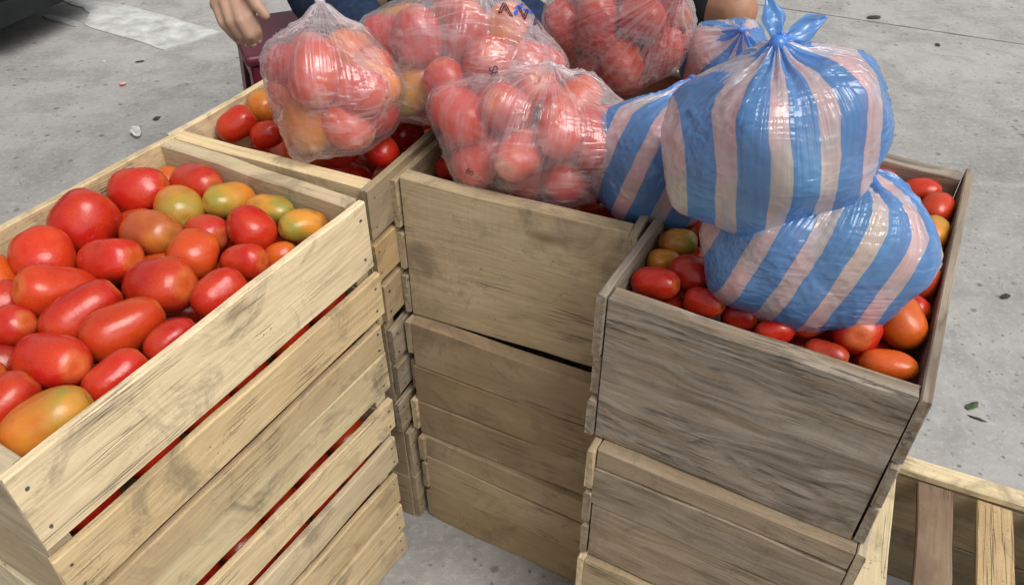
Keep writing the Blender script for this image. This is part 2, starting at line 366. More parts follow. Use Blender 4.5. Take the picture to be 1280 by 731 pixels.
D1 = (.0982, .6158, -.5061, .4659, .2157, .2988); D2 = (.1006, .5959, -.495, .2460, .2186, .2938); D3 = (.098, .588, -.49, 0, .2445, .297)
crate(*D1, LEN, 'grey weathered crate with black streaks under the striped bags', gD, [.2157], [(0, .085, None), (.09, .06, None), (.155, .058, None)], [(.0, .085, None), (.09, .06, None), (.155, .058, None)], (.33, .26, .175), .80, slat_weather=.75)
crate(*D2, LEN, 'brown crate with pale upper rim directly beneath the grey weathered crate', gD, [.032, .075, .1116], [(0, .075, PALE), (.085, .06, PALE2), (.155, .06, None)], [(.0, .07, PALE), (.085, .06, None), (.155, .06, None)], (.31, .235, .15), .38)
crate(*D3, LEN, 'bottom brown crate of the stack beneath the grey weathered crate', gD, [.08, .08, .0845], [(0, .075, None), (.085, .07, None), (.165, .07, None)], [(.0, .075, PALE), (.085, .07, PALE), (.165, .07, None)], (.46, .34, .19), .08)
# overturned empty crate on the ground
def overturned():
    w, l, h, yaw = .30, .4585, .245, -.43
    root = link('overturned_crate', None, loc=(.349, .360, 0), rot=(0, 0, yaw))
    tag(root, 'empty overturned crate with spaced slats on the ground beside the grey crate', 'crate')
    for far in (0, 1):
        for i, bh in enumerate((.12, .116)):
            board('end_board', root, w, bh-.0015, TE, (w/2, l-TE/2 if far else TE/2, .003+.118*i+.058), (math.pi/2, 0, math.pi if far else 0), (.40, .32, .20), .1)
        board('cleat', root, w+.02, .030, .013, (w/2, l-.013 if far else .013, .2385+.0095+.0066), (0, 0, 0), (.62, .52, .33), .0)
    for i, tn in enumerate(((.58, .50, .34), (.15, .088, .055), (.60, .42, .21), (.5, .4, .25))):
        board('base_slat', root, l-.056 if i != 1 else l-.06, .047, .009, (.028+.0775*i, l/2-(.002 if i == 1 else 0), .2385+.0047), (0, 0, math.pi/2), tn, .05 if i != 1 else .15)
    for s in (-1, 1):
        for q in range(3):
            board('side_slat', root, l, .058, TS, (w+TS/2+.001 if s > 0 else -TS/2-.001, l/2, .035+.08*q), (math.pi/2, 0, math.pi/2*s), (.42, .33, .2), .15)
overturned()

# ------------------------------------------------------------------ tomatoes
def tomato_mesh(seed, nphi=28, nth=20):
    r = random.Random(seed); v = []; f = []
    p = r.uniform(2.4, 3.2); lob = r.choice((3, 3, 4, 2)); la = r.uniform(.03, .065); ph = r.uniform(0, 6); taper = r.uniform(-.10, .12)
    dents = [(r.uniform(0, 6.28), r.uniform(-.35, .35), r.uniform(.10, .22), r.uniform(.03, .075)) for _ in range(r.choice((0, 1, 1, 2)))]
    for i in range(nth+1):
        a = math.pi*i/nth; z = math.cos(a)
        rad = (1-abs(z)**p)**(1/2.0) if abs(z) < 1 else 0
        for j in range(nphi):
            b = 2*math.pi*j/nphi
            q = rad*(1+la*math.cos(lob*b+ph)*(.6+.6*z))*(1+taper*z)
            q *= 1+.08*mnoise.noise(Vector((math.cos(b)*1.2, math.sin(b)*1.2, z*1.1+seed*3.3)))
            for (db, dz, dw, dd) in dents:
                t = (b-db+math.pi) % (2*math.pi)-math.pi; q -= dd*math.exp(-(t/dw)**2-((z-dz)/.38)**2)
            zz = z - (.085*math.exp(-(rad/.22)**2) if z > 0 else -.01*math.exp(-(rad/.15)**2))
            v.append((q*.365*math.cos(b), q*.365*math.sin(b), zz*.5))
    for i in range(nth):
        for j in range(nphi):
            k = (j+1) % nphi; f.append((i*nphi+j, (i+1)*nphi+j, (i+1)*nphi+k, i*nphi+k))
    me = mesh('tomato', v, f, True); bm = bmesh.new(); bm.from_mesh(me)
    bmesh.ops.remove_doubles(bm, verts=bm.verts, dist=1e-5); bmesh.ops.recalc_face_normals(bm, faces=bm.faces); bm.to_mesh(me); bm.free()
    me.polygons.foreach_set('use_smooth', [True]*len(me.polygons)); me.materials.append(M_TOM); return me
TOM = [tomato_mesh(i+1) for i in range(9)]
TOM_LO = [tomato_mesh(i+41, 18, 13) for i in range(4)]
def scar_mesh():
    v = [(0, 0, .436)]; n = 20
    for j in range(n):
        b = 2*math.pi*j/n; r = .040+.022*max(0, math.cos(5*b))**2; v.append((r*math.cos(b), r*math.sin(b), .440+.10*r))
    for j in range(n):
        b = 2*math.pi*j/n; v.append((.02*math.cos(b), .02*math.sin(b), .448))
    f = []
    for j in range(n):
        k = (j+1) % n; f += [(1+j, 1+k, 1+n+k, 1+n+j), (0, 1+n+j, 1+n+k)]
    me = mesh('stem_scar', v, f, True); me.materials.append(M_SCAR); return me
SCAR = scar_mesh()
CLR = {'red': (.43, .013, .008, .0), 'deep': (.28, .007, .007, .0), 'pink': (.44, .018, .018, .0), 'orange': (.52, .075, .010, .25),
       'fire': (.49, .030, .008, .08), 'amber': (.55, .15, .02, .8), 'green': (.34, .12, .02, 1.0), 'brownish': (.40, .055, .02, .35)}
CNAME = {'red': 'red', 'deep': 'dark red', 'pink': 'pinkish red', 'orange': 'orange', 'fire': 'orange red', 'amber': 'yellow orange', 'green': 'olive green', 'brownish': 'brownish orange'}
def put_tomato(P, axis, L, R, colour, label, group, lo=False, scar=True, mesh_i=None, roll=None):
    me = random.choice(TOM_LO) if lo else (TOM[mesh_i] if mesh_i is not None else random.choice(TOM))
    o = bpy.data.objects.new('plum_tomato', me); COL.objects.link(o)
    q = Vector(axis).to_track_quat('Z', 'Y') @ Euler((0, 0, random.uniform(0, 6.28) if roll is None else roll)).to_quaternion()
    o.location = P; o.rotation_euler = q.to_euler(); s = R/.365; o.scale = (s, s, L)
    c = CLR[colour]; j = random.uniform(.88, 1.12); o.color = (c[0]*j, c[1]*random.uniform(.7, 1.3), c[2], min(1, c[3]*random.uniform(.8, 1.2)))
    tag(o, label, 'tomato', group)
    if scar:
        sc = bpy.data.objects.new('stem_scar', SCAR); COL.objects.link(sc); sc.parent = o
    return o
def relax(P, A, L, R, fix=None, bound=None, it=60, pull=None, rot=True):
    """push capsules apart so that neighbours touch instead of crossing"""
    P = np.array(P, float); A = np.array(A, float); A /= np.linalg.norm(A, axis=1)[:, None]; L = np.array(L); R = np.array(R); n = len(P)
    hl = np.maximum(L/2-R*.92, .001); fix = np.zeros(n) if fix is None else np.array(fix, float); idx = np.repeat(np.arange(n), 3); o = np.tile([-1., 0, 1], n)
    rr = np.repeat(R, 3)*np.where(o == 0, 1., .92)
    for k in range(it):
        C = P[idx]+A[idx]*(o*hl[idx])[:, None]; D = C[:, None]-C[None]; d = np.linalg.norm(D, axis=2)+1e-9
        ov = rr[:, None]+rr[None]-d; ov[idx[:, None] == idx[None]] = 0; ov = np.maximum(ov, 0)
        mv = (D/d[:, :, None]*ov[:, :, None]).sum(1)*.22
        m = np.zeros((n, 3)); np.add.at(m, idx, mv); m *= (1-fix)[:, None]; P = P+np.clip(m, -.006, .006)
        if rot:
            t = np.zeros((n, 3)); np.add.at(t, idx, mv*o[:, None]); A = A+t*((1-fix)/np.maximum(L, .02))[:, None]*.6; A /= np.linalg.norm(A, axis=1)[:, None]
        if pull is not None: P = pull(P, k)
        if bound is not None: P = bound(P, A, hl, R)
    return P, A
def to_world(cr, p):
    x, y, yaw, z0 = cr[:4]; c, s = math.cos(yaw), math.sin(yaw)
    return Vector((x+p[0]*c-p[1]*s, y+p[0]*s+p[1]*c, z0+p[2]))
def to_local(cr, P):
    x, y, yaw, z0 = cr[:4]; c, s = math.cos(yaw), math.sin(yaw); dx, dy = P[0]-x, P[1]-y
    return np.array([dx*c+dy*s, -dx*s+dy*c, P[2]-z0])
def crate_tomatoes(cr, hero, zc, where, group, mono, fill_levels, fill_label, zones, skip=None):
    """hero: (px, py, length px, breadth px, image angle, colour, depth below the heap, stem dir +1/-1 or 0)"""
    x, y, yaw, z0, h, w = cr; P = []; A = []; L = []; R = []; fx = []; info = []
    for (px, py, a, b, ang, col, dz, st) in hero:
        z = zc-dz; c0 = at(px, py, z); t = math.radians(ang); e = at(px+6*math.cos(t), py-6*math.sin(t), z); ax = (e-c0).normalized()
        dep = (c0-Vector((0, 0, CAM_H))).length*.97; ln = a/FPX*dep; br = b/FPX*dep
        if st == 2: ax = (Vector((0, 0, CAM_H))-c0).normalized()*.85+Vector((0, 0, -.35)); ln = max(ln, br)*1.12     # stem end towards the viewer
        ax = Vector(ax)+Vector((0, 0, random.uniform(.05, .38)*(st if st in (1, -1) else 0))); ln = max(ln, br*1.08)
        P.append(c0); A.append(ax*(st if st in (1, -1) else 1)); L.append(ln*.95); R.append(br/2*.95); fx.append(.7); info.append(col)
    nh = len(P)
    cols = ['red', 'fire', 'deep', 'red', 'orange', 'pink']
    for (zl, nx, ny) in fill_levels:
        for i in range(nx):
            for j in range(ny):
                q = to_world(cr, (w*(i+.5)/nx+random.uniform(-.008, .008), TE+(LEN-2*TE)*(j+.5)/ny+random.uniform(-.008, .008), zl))
                if skip and skip(q): continue
                P.append(q); A.append(Vector((random.uniform(-1, 1), random.uniform(-1, 1), random.uniform(-.3, .3))).normalized()); L.append(random.uniform(.07, .085)); R.append(random.uniform(.026, .030)); fx.append(0); info.append(random.choice(cols))
    hz = np.array([P[i].z-z0 for i in range(nh)])
    def bound(P, A, hl, R):
        q = np.array([to_local(cr, p) for p in P]); ex = np.abs((A[:, 0]*math.cos(yaw)+A[:, 1]*math.sin(yaw))*hl)+R; ey = np.abs((-A[:, 0]*math.sin(yaw)+A[:, 1]*math.cos(yaw))*hl)+R
        q[:, 0] = np.minimum(np.maximum(q[:, 0], ex*.97), w-ex*.97); q[:, 1] = np.minimum(np.maximum(q[:, 1], TE+ey*.97), LEN-TE-ey*.97)
        q[nh:, 2] = np.minimum(np.maximum(q[nh:, 2], .03), zc-z0-.045); q[:nh, 2] = hz
        return np.array([to_world(cr, p) for p in q])
    P, A = relax(P, A, L, R, fx, bound, 70)
    cnt = {}
    def key(i):
        q = to_local(cr, P[i]); big = 'large ' if L[i] > .098 else ('small ' if L[i] < .062 else '')
        return big+CNAME[info[i]], zones(q, w)
    for i in range(nh): cnt[info[i]] = cnt.get(info[i], 0)+1
    for i in range(len(P)):
        if i < nh:
            kk = key(i)
            lab = mono.get(info[i]) if cnt[info[i]] == 1 and info[i] in mono else '%s plum tomato %s %s' % (kk[0], kk[1], where)
            put_tomato(P[i], A[i], L[i], R[i], info[i], lab, group)
        else: put_tomato(P[i], A[i], L[i], R[i], info[i], fill_label, group+', lower layer', lo=True, scar=False)
HA = [(100, 274, 80, 74, 30, 'red', 0, 1), (44, 311, 74, 66, 80, 'fire', 0, 1), (4, 346, 66, 50, 60, 'orange', .01, 1), (172, 236, 74, 58, 10, 'red', 0, 1), (246, 224, 74, 50, -25, 'red', 0, 1),
      (215, 256, 64, 58, -80, 'amber', .002, 2), (205, 214, 50, 40, 20, 'orange', .02, 1), (280, 256, 70, 48, 20, 'amber', .002, -1), (343, 252, 68, 42, -10, 'green', .004, 1), (385, 279, 66, 46, 20, 'green', .004, -1),
      (321, 284, 68, 58, -40, 'red', 0, -1), (256, 288, 62, 46, -20, 'pink', .006, 1), (182, 295, 82, 58, -15, 'brownish', 0, 1), (242, 319, 66, 62, 60, 'orange', 0, 1), (306, 327, 66, 47, -10, 'red', .004, 1),
      (129, 330, 86, 58, -10, 'red', 0, 1), (191, 367, 102, 72, -15, 'red', 0, 1), (118, 303, 62, 40, 15, 'fire', .022, 1), (158, 272, 62, 44, 10, 'fire', .024, 1), (272, 367, 74, 58, 30, 'red', 0, 1), (193, 327, 60, 42, 0, 'orange', .026, 1),
      (350, 316, 50, 40, 10, 'orange', .024, 1), (50, 371, 98, 62, 20, 'fire', 0, -1), (90, 391, 100, 62, 22, 'red', 0, 1), (131, 415, 102, 64, 22, 'fire', 0, 1), (10, 418, 72, 52, -10, 'red', .004, 1),
      (52, 453, 108, 68, -20, 'red', 0, 1), (42, 515, 108, 70, 12, 'amber', 0, 1), (138, 470, 82, 54, 25, 'red', .006, 1), (203, 420, 70, 48, 25, 'red', .008, 1), (-8, 372, 70, 52, 10, 'red', .008, 1), (-10, 486, 80, 56, 20, 'deep', .02, 1),
      (345, 352, 46, 40, 20, 'red', .03, 1), (-60, 330, 80, 60, 40, 'red', .0, 1), (-70, 420, 90, 62, 10, 'red', 0, 1), (-75, 500, 90, 62, 0, 'fire', 0, 1), (-55, 570, 90, 64, 30, 'red', 0, 1)]
crate_tomatoes(A1, HA, .676, 'the bagless crate', 'tomatoes heaped in the bagless crate', {'brownish': 'brownish red plum tomato amid the bagless crate', 'pink': 'small pinkish plum tomato amid the bagless crate of tomatoes'}, [(.150, 4, 6)], 'plum tomato under the top layer of the bagless open crate', lambda q, w: 'nearest the bags in' if q[1] > LEN-.095 else ('along the gap side of' if q[0] > w-.075 else ('along the pavement side of' if q[0] < .085 else 'in the middle of')))
HB = [(284, 152, 52, 38, 10, 'fire', 0, 1), (312, 130, 44, 42, 60, 'amber', 0, 1), (312, 164, 44, 34, 0, 'red', .01, 1), (473, 186, 60, 44, -20, 'red', 0, -1), (427, 188, 50, 40, 10, 'red', .008, 1), (507, 166, 50, 40, 20, 'deep', .012, 1), (455, 160, 52, 42, 10, 'deep', .012, 1)]
crate_tomatoes(B1, HB, .675, 'the crate behind the bagless one', 'tomatoes in the crate behind the bagless crate', {'amber': 'green shouldered orange tomato at the crate corner near the maroon stool', 'fire': 'orange red tomato in the corner of the crate behind the bagless one'}, [(.145, 4, 6)], 'plum tomato deeper in the crate behind the bagless crate', lambda q, w: 'in the pavement corner of' if q[0] < w/2 else 'under the clear bag in')
HC = [(549, 199, 56, 34, -10, 'red', .006, 1), (590, 205, 50, 36, -10, 'deep', .012, 1), (540, 180, 46, 36, 10, 'deep', .014, 1)]
crate_tomatoes(C1, HC, .664, 'the top crate of the middle stack', 'tomatoes in the top crate of the middle stack', {'red': 'red tomato peeping past the clear bag on the middle stack'}, [(.150, 4, 6)], 'plum tomato beneath the bags on the middle stack', lambda q, w: 'in')
HD = [(808, 349, 68, 44, -20, 'red', 0, 1), (860, 342, 64, 52, -25, 'red', 0, 1), (882, 377, 58, 38, -28, 'red', .004, 1), (838, 305, 54, 36, -5, 'green', 0, 1), (816, 321, 46, 34, 0, 'amber', .008, 1), (876, 290, 50, 40, 10, 'deep', .006, 1), (977, 413, 50, 36, 0, 'red', .004, 1),
      (1023, 410, 58, 42, 5, 'fire', 0, 1), (1040, 432, 56, 34, -15, 'deep', .012, 1), (1080, 419, 68, 58, 0, 'red', 0, 2), (1136, 414, 74, 56, -45, 'orange', -.004, -1), (1121, 456, 68, 40, -15, 'orange', .006, 1), (1152, 352, 60, 48, 60, 'brownish', 0, 1),
      (1168, 326, 44, 36, 60, 'red', .008, 1), (1166, 298, 50, 36, 80, 'amber', 0, 1), (1174, 262, 52, 38, 70, 'fire', 0, 1), (1150, 233, 48, 34, -10, 'red', .004, 1), (1100, 221, 50, 36, -10, 'red', .004, 1), (1146, 388, 56, 42, -40, 'red', .008, 1), (925, 396, 50, 38, -20, 'deep', .01, 1), (1130, 262, 50, 40, 20, 'deep', .012, 1), (1125, 330, 50, 40, 20, 'deep', .012, 1)]
crate_tomatoes(D1, HD, .662, 'the grey weathered crate', 'tomatoes in the grey weathered crate', {'green': 'olive tomato in the grey crate beside the drooping striped bag', 'fire': 'orange red tomato in the grey crate'}, [(.145, 4, 6)], 'plum tomato deeper inside the grey weathered crate', lambda q, w: 'next to the middle stack in' if q[0] < .12 and q[1] < .16 else ('by the streaked end board in' if q[1] < .12 else ('along the pavement side of' if q[0] > w-.08 else 'beneath the striped bags in')))
# tomatoes seen through the gaps of the lower crates, along the slatted side
def gap_row(cr, levels, n, label, group, y0=.03):
    x, y, yaw, z0, h, w = cr
    for zl in levels:
        for j in range(n):
            yy = TE+.04+(LEN-2*TE-.08)*j/(n-1)+random.uniform(-.004, .004); R = random.uniform(.0255, .0275); Ln = random.uniform(.062, .068)
            P = to_world(cr, (w-R-.002-random.uniform(0, .004), yy, zl+random.uniform(-.004, .004)))
            ax = Vector((-math.sin(yaw), math.cos(yaw), random.uniform(-.12, .12)))
            put_tomato(P, ax, Ln, R, random.choice(['red', 'red', 'deep', 'fire']), label, group, lo=True, scar=False)
gap_row(A2, (.045, .105, .163), 6, 'red tomato seen through the slats of the second pale crate', 'tomatoes inside the second pale crate')
gap_row(A3, (.04, .10, .158), 6, 'red tomato seen through the slats of the bottom pale crate', 'tomatoes inside the bottom pale crate')
gap_row(B2, (.06, .135), 6, 'red tomato behind the slats of the grey brown wedged crate', 'tomatoes inside the wedged crate')
gap_row(A1, (.045, .112), 6, 'red tomato behind the lower slats of the bagless crate', 'tomatoes low in the bagless crate')

# ------------------------------------------------------------------ bags
def fib(n):
    i = np.arange(n)+.5; ph = np.arccos(1-2*i/n); th = math.pi*(1+5**.5)*i
    return np.stack([np.cos(th)*np.sin(ph), np.sin(th)*np.sin(ph), np.cos(ph)], 1)
UNIT = fib(90)
def pack_bag(C, rad, rotm, n, seed):
    """n tomatoes pressed together inside an ellipsoid (local axes rotm)"""
    g = np.random.default_rng(seed); C = np.array(C); rad = np.array(rad); rm = np.array(rotm)
    q = g.normal(size=(n, 3)); q /= np.linalg.norm(q, axis=1)[:, None]; q *= g.uniform(.2, 1., (n, 1))**(1/3)
    q[:, 0] = np.linspace(-.97, .97, n); cs = np.sqrt(1-q[:, 0]**2)*g.uniform(.3, 1., n); an = np.arange(n)*2.4+g.uniform(0, 6); q[:, 1] = cs*np.cos(an); q[:, 2] = cs*np.sin(an)
    P = (q*(rad-.034))@rm.T+C; A = g.normal(size=(n, 3)); L = g.uniform(.082, .100, n); R = g.uniform(.0310, .0365, n)
    def bound(P, A, hl, R):
        l = (P-C)@rm; e = rad-R.mean()*1.12; l[:, 0] = np.clip(l[:, 0], -e[0], e[0]); m = np.sqrt(np.maximum(1-(l[:, 0]/e[0])**2, .12)); s = np.linalg.norm(l[:, 1:]/e[1:], axis=1)/m; k = np.where(s > 1, 1/s, 1.); l[:, 1:] *= (1-(1-k)*.5)[:, None]
        return l@rm.T+C
    return relax(P, A, L, R, None, bound, 90)+(L, R)
def make_bag(name, label, cat, group, C, rad, tilt, knot, n, seed, mat, colours, tlabel, tgroup, stripes=0., stripe_axis=(1, 0, 0), lump=.35, pleat=1., knot_r=.012, ears=(), NP=170, NTH=110, extra=(), phase=0., fold_amp=.0045):
    """film drawn over its tomatoes and gathered at a knot; C centre, rad half-axes, knot = world point"""
    rm = Euler(tilt).to_matrix(); P, A, L, R = pack_bag(C, rad, rm, n, seed); g = random.Random(seed)
    for i in range(n):
        put_tomato(P[i], A[i], L[i]*.92, R[i]*.88, g.choice(colours), tlabel, tgroup, lo=False, scar=mat is M_CLEAR)
    C = np.array(C, float); K = np.array(knot, float); ax = K-C; kd = np.linalg.norm(ax); ax = ax/kd
    pts = []
    for i in range(n):
        a = A[i]/np.linalg.norm(A[i]); t = UNIT@a; per = UNIT-np.outer(t, a); pts.append(P[i]+per*R[i]*1.02+np.outer(t, a)*L[i]*.51)
    for e in extra: pts.append(np.array([e]))
    pts.append(K[None]); X = np.concatenate(pts)-C
    Nn = fib(1400); hN = (X@Nn.T).max(0)
    e1 = np.array(stripe_axis, float); e1 -= ax*(e1@ax); e1 /= np.linalg.norm(e1); e2 = np.cross(ax, e1)
    th = np.concatenate([[.0], np.linspace(.035, 1, NTH)**1.25])*math.pi*.9995; ph = np.arange(NP)*2*math.pi/NP; NT1 = len(th)
    T, F = np.meshgrid(th, ph, indexing='ij'); D = (np.cos(T)[..., None]*ax+np.sin(T)[..., None]*(np.cos(F)[..., None]*e1+np.sin(F)[..., None]*e2)).reshape(-1, 3)
    dn = D@Nn.T; hull = np.where(dn > .05, hN[None]/np.maximum(dn, .05), 9.).min(1)
    # union of the tomatoes seen from the centre
    un = np.zeros(len(D))
    for i in range(n):
        a = A[i]/np.linalg.norm(A[i]); M_ = (np.eye(3)-np.outer(a, a))/R[i]**2+np.outer(a, a)/(L[i]/2)**2; c = P[i]-C
        aa = np.einsum('ij,jk,ik->i', D, M_, D); bb = D@(M_@c); cc = c@M_@c-1.; disc = bb**2-aa*cc
        rr = np.where(disc > 0, (bb+np.sqrt(np.maximum(disc, 0)))/aa, 0); un = np.maximum(un, rr)
    hull = hull.reshape(NT1, NP); raw = np.minimum(un.reshape(NT1, NP), hull); un = np.minimum(np.where(un.reshape(NT1, NP) > 0, un.reshape(NT1, NP), hull*.8), hull)
    for _ in range(5):
        un = (un*2+np.roll(un, 1, 1)+np.roll(un, -1, 1)+np.vstack([un[:1], un[:-1]])+np.vstack([un[1:], un[-1:]]))/6
    hs_ = hull.copy()
    for _ in range(2): hs_ = (hs_*2+np.roll(hs_, 1, 1)+np.roll(hs_, -1, 1)+np.vstack([hs_[:1], hs_[:-1]])+np.vstack([hs_[1:], hs_[-1:]]))/6
    near = np.exp(-(T/.55)**2); r = hs_*(1-lump*(1-near))+np.minimum(un, hs_)*lump*(1-near)+.0016
    # draw the tent in towards the knot (concave neck) and pleat it
    neck = np.exp(-(T/.38)**2)
    pl = np.zeros_like(r)
    for k_, am in ((11, 1.), (17, .8), (23, .6), (31, .4)): pl += am*np.abs(np.sin(k_*F*.5+g.uniform(0, 6)+.8*np.sin(T*2+g.uniform(0, 6))))
    pl = pl/2.8-.5
    r = r*(1-.06*np.exp(-((T-.30)/.20)**2))+pleat*pl*.011*np.exp(-(np.maximum(T-.20, 0)/.50)**2)*np.clip(T/.12, 0, 1)
    nz = np.array([mnoise.noise(Vector(d*16.)+Vector((seed*3., 0, 0)))*.6+.4*abs(mnoise.noise(Vector(d*34.)+Vector((0, seed*2., 0)))) for d in D]).reshape(NT1, NP)
    q1 = Vector((g.uniform(-1, 1), g.uniform(-1, 1), g.uniform(-1, 1))).normalized(); q2 = q1.orthogonal().normalized(); q3 = q1.cross(q2)
    fold = np.array([max(0., 1-5.5*abs(mnoise.noise(Vector((q1.dot(Vector(d))*1.6, q2.dot(Vector(d))*6.5, q3.dot(Vector(d))*6.5))+Vector((seed*1.7, 0, 0)))))**2*max(0., .25+mnoise.noise(Vector(d)*2.2+Vector((0, 0, seed)))*1.6) for d in D]).reshape(NT1, NP)
    r = np.maximum(r+(.0014*nz+(fold_amp if mat is M_CLEAR else fold_amp*.6)*fold)*np.clip(T/.3, 0, 1), raw+.0012)
    V = C+D*r.reshape(-1, 1)
    base = C-np.array([0, 0, 0.0])
    f = []
    for i in range(NT1-1):
        for j in range(NP):
            k_ = (j+1) % NP; f.append((i*NP+j, (i+1)*NP+j, (i+1)*NP+k_, i*NP+k_))
    org = Vector((C[0], C[1], V[:, 2].min()))
    me = mesh(name, V-np.array(org), f, True); uvl = me.uv_layers.new(name='film')
    loc = (V-C)@np.stack([e1, e2, ax], 1); tt = T.reshape(-1)
    gather = np.clip(np.sin(np.minimum(tt, math.pi/2))/math.sin(.95), 0.03, 1); u = loc[:, 0]/np.maximum(gather, .06)*stripes+phase
    gl = np.clip((np.abs(loc[:, 0])/(np.linalg.norm(loc[:, :2], axis=1)+1e-6)), 0, 1)
    vi = np.zeros(len(me.loops), dtype=np.int32); me.loops.foreach_get('vertex_index', vi)
    uvl.data.foreach_set('uv', np.stack([u[vi], tt[vi]/math.pi], 1).astype(np.float32).ravel())
    uv2 = me.uv_layers.new(name='tie'); ff = F.reshape(-1); uv2.data.foreach_set('uv', np.stack([np.cos(ff)[vi], np.sin(ff)[vi]], 1).astype(np.float32).ravel())
    o = link(name, me, mat); o.location = org; tag(o, label, cat, group)
    def surf(d, lift=.0012):
        """point of the film in world direction d from the centre"""
        d = np.array(d, float); d /= np.linalg.norm(d); t = math.acos(max(-1, min(1, d@ax))); p_ = math.atan2(d@e2, d@e1) % (2*math.pi)
        i = int(np.clip(np.searchsorted(th, t)-1, 0, NT1-2)); a_ = (t-th[i])/(th[i+1]-th[i]); x_ = p_/(2*math.pi)*NP; j = int(x_) % NP; b_ = x_-int(x_); j2 = (j+1) % NP
        rr_ = (r[i, j]*(1-b_)+r[i, j2]*b_)*(1-a_)+(r[i+1, j]*(1-b_)+r[i+1, j2]*b_)*a_
        return C+d*(rr_+lift)
    # knot and loose ears
    kr = knot_r
    bm = bmesh.new()
    for q in range(3):
        res = bmesh.ops.create_uvsphere(bm, u_segments=14, v_segments=9, radius=kr*(1-.15*q)); o_ = Vector((g.uniform(-1, 1), g.uniform(-1, 1), g.uniform(-.2, .6)))*kr*.55*(q > 0)
        for vv in res['verts']: vv.co = Vector((vv.co.x*1.1, vv.co.y*.85, vv.co.z*.8))+o_+.12*kr*Vector((mnoise.noise(vv.co*180), mnoise.noise(vv.co*150+Vector((3, 0, 0))), 0))
    km = from_bm('knot', bm, True); uvk = km.uv_layers.new(name='film')
    for lp in km.loops: uvk.data[lp.index].uv = (phase+.2+km.vertices[lp.vertex_index].co.x*4, 0)
    ko = link('knot', km, mat, o, loc=Vector(K)-org); ko.rotation_euler = Vector(ax).to_track_quat('Z', 'Y').to_euler()
    for (dirv, ln, wd, curl, ph_) in ears:
        d = Vector(dirv).normalized(); sidev = d.cross(Vector((0.2, -1, .3))).normalized(); nn = d.cross(sidev).normalized(); vs = []; fs = []; uu = []
        nu, nv = 16, 14
        for i in range(nu+1):
            t = i/nu; wdt = wd*(.22+1.0*math.sin(min(1, t*1.15)*math.pi*.62))*(1 if t < .6 else 1-.85*(t-.6)/.4)
            for j in range(nv+1):
                s = j/nv*2-1
                p = d*(ln*t)+sidev*(wdt*s)+nn*(curl*t*t*ln+.35*wd*math.sin(s*4.5+ph_)*(.9-t*.45)+.004*mnoise.noise(Vector((t*5, s*4, ph_))))
                vs.append(p); uu.append((phase+ph_*.1+s*wd*stripes*.9, t))
        for i in range(nu):
            for j in range(nv): a = i*(nv+1)+j; fs.append((a, a+1, a+nv+2, a+nv+1))
        em = mesh('ear', vs, fs, True); ue = em.uv_layers.new(name='film')
        for lp in em.loops: ue.data[lp.index].uv = uu[lp.vertex_index]
        link('knot_ear', em, mat, o, loc=Vector(K)-org)
    return o, surf, C
gt = 'clear bags of tomatoes on the crates'; gs = 'blue and white striped bags of tomatoes'
warm = ['red', 'fire', 'red', 'pink', 'fire', 'red', 'orange', 'amber']
def W3(px, py, z): return tuple(at(px, py, z))
T1 = make_bag('clear_bag', 'clear bag of tomatoes overhanging the crate edge beside the hanging hand', 'bag', gt, W3(418, 112, .765), (.080, .078, .096), (.15, .25, -.4), W3(400, 2, .86), 14, 11, M_CLEAR, warm, 'tomato in the clear bag beside the hanging hand', 'tomatoes in the clear bag by the hand', lump=.14, extra=[W3(366, 203, .700), W3(372, 200, .70)], knot_r=.006)
T2 = make_bag('clear_bag', 'big clear printed bag of tomatoes straddling two crates', 'bag', gt, W3(578, 80, .775), (.134, .095, .086), (0, .15, -.35), W3(600, -45, .86), 21, 12, M_CLEAR, warm, 'tomato in the big clear printed bag', 'tomatoes in the big printed bag', lump=.14, ears=[((0, .5, 1), .05, .03, .2, 2.)])
T3 = make_bag('clear_bag', 'clear bag of tomatoes slumped over the broad end board of the middle stack', 'bag', gt, W3(670, 168, .728), (.132, .080, .080), (.2, .14, -.2), W3(690, 82, .805), 18, 13, M_CLEAR, warm, 'tomato in the clear bag slumped over the broad end board', 'tomatoes in the slumped clear bag', lump=.14, knot_r=.006, ears=[((-.3, .1, 1), .016, .008, .2, 2.)])
T4 = make_bag('clear_bag', 'clear bag of dark red tomatoes with fan pleats behind the striped bags', 'bag', gt, W3(770, 42, .755), (.108, .09, .088), (.1, -.1, -.3), W3(852, -20, .87), 15, 14, M_CLEAR, ['red', 'red', 'deep', 'fire', 'red'], 'tomato in the fan pleated clear bag', 'tomatoes in the fan pleated bag', lump=.14, pleat=1.6, ears=[((.2, .3, 1), .06, .04, .2, 2.)])
mixc = ['red', 'fire', 'orange', 'amber', 'red', 'orange']
S2 = make_bag('striped_bag', 'striped bag drooping between the middle stack and the grey crate', 'bag', gs, W3(814, 206, .715), (.080, .070, .094), (.25, .1, -.3), W3(866, 98, .81), 8, 22, M_STRIPE, mixc, 'tomato inside the drooping striped bag', 'tomatoes in the drooping striped bag', knot_r=.005, stripes=23., stripe_axis=(1, -.3, -.1), lump=.12)
S4 = make_bag('striped_bag', 'small striped bag mostly hidden behind the biggest striped bag', 'bag', gs, W3(905, 70, .735), (.065, .06, .062), (0, 0, .2), W3(928, 38, .80), 4, 24, M_STRIPE, mixc, 'tomato inside the small hidden striped bag', 'tomatoes in the small hidden bag', stripes=24., lump=.12, knot_r=.006)
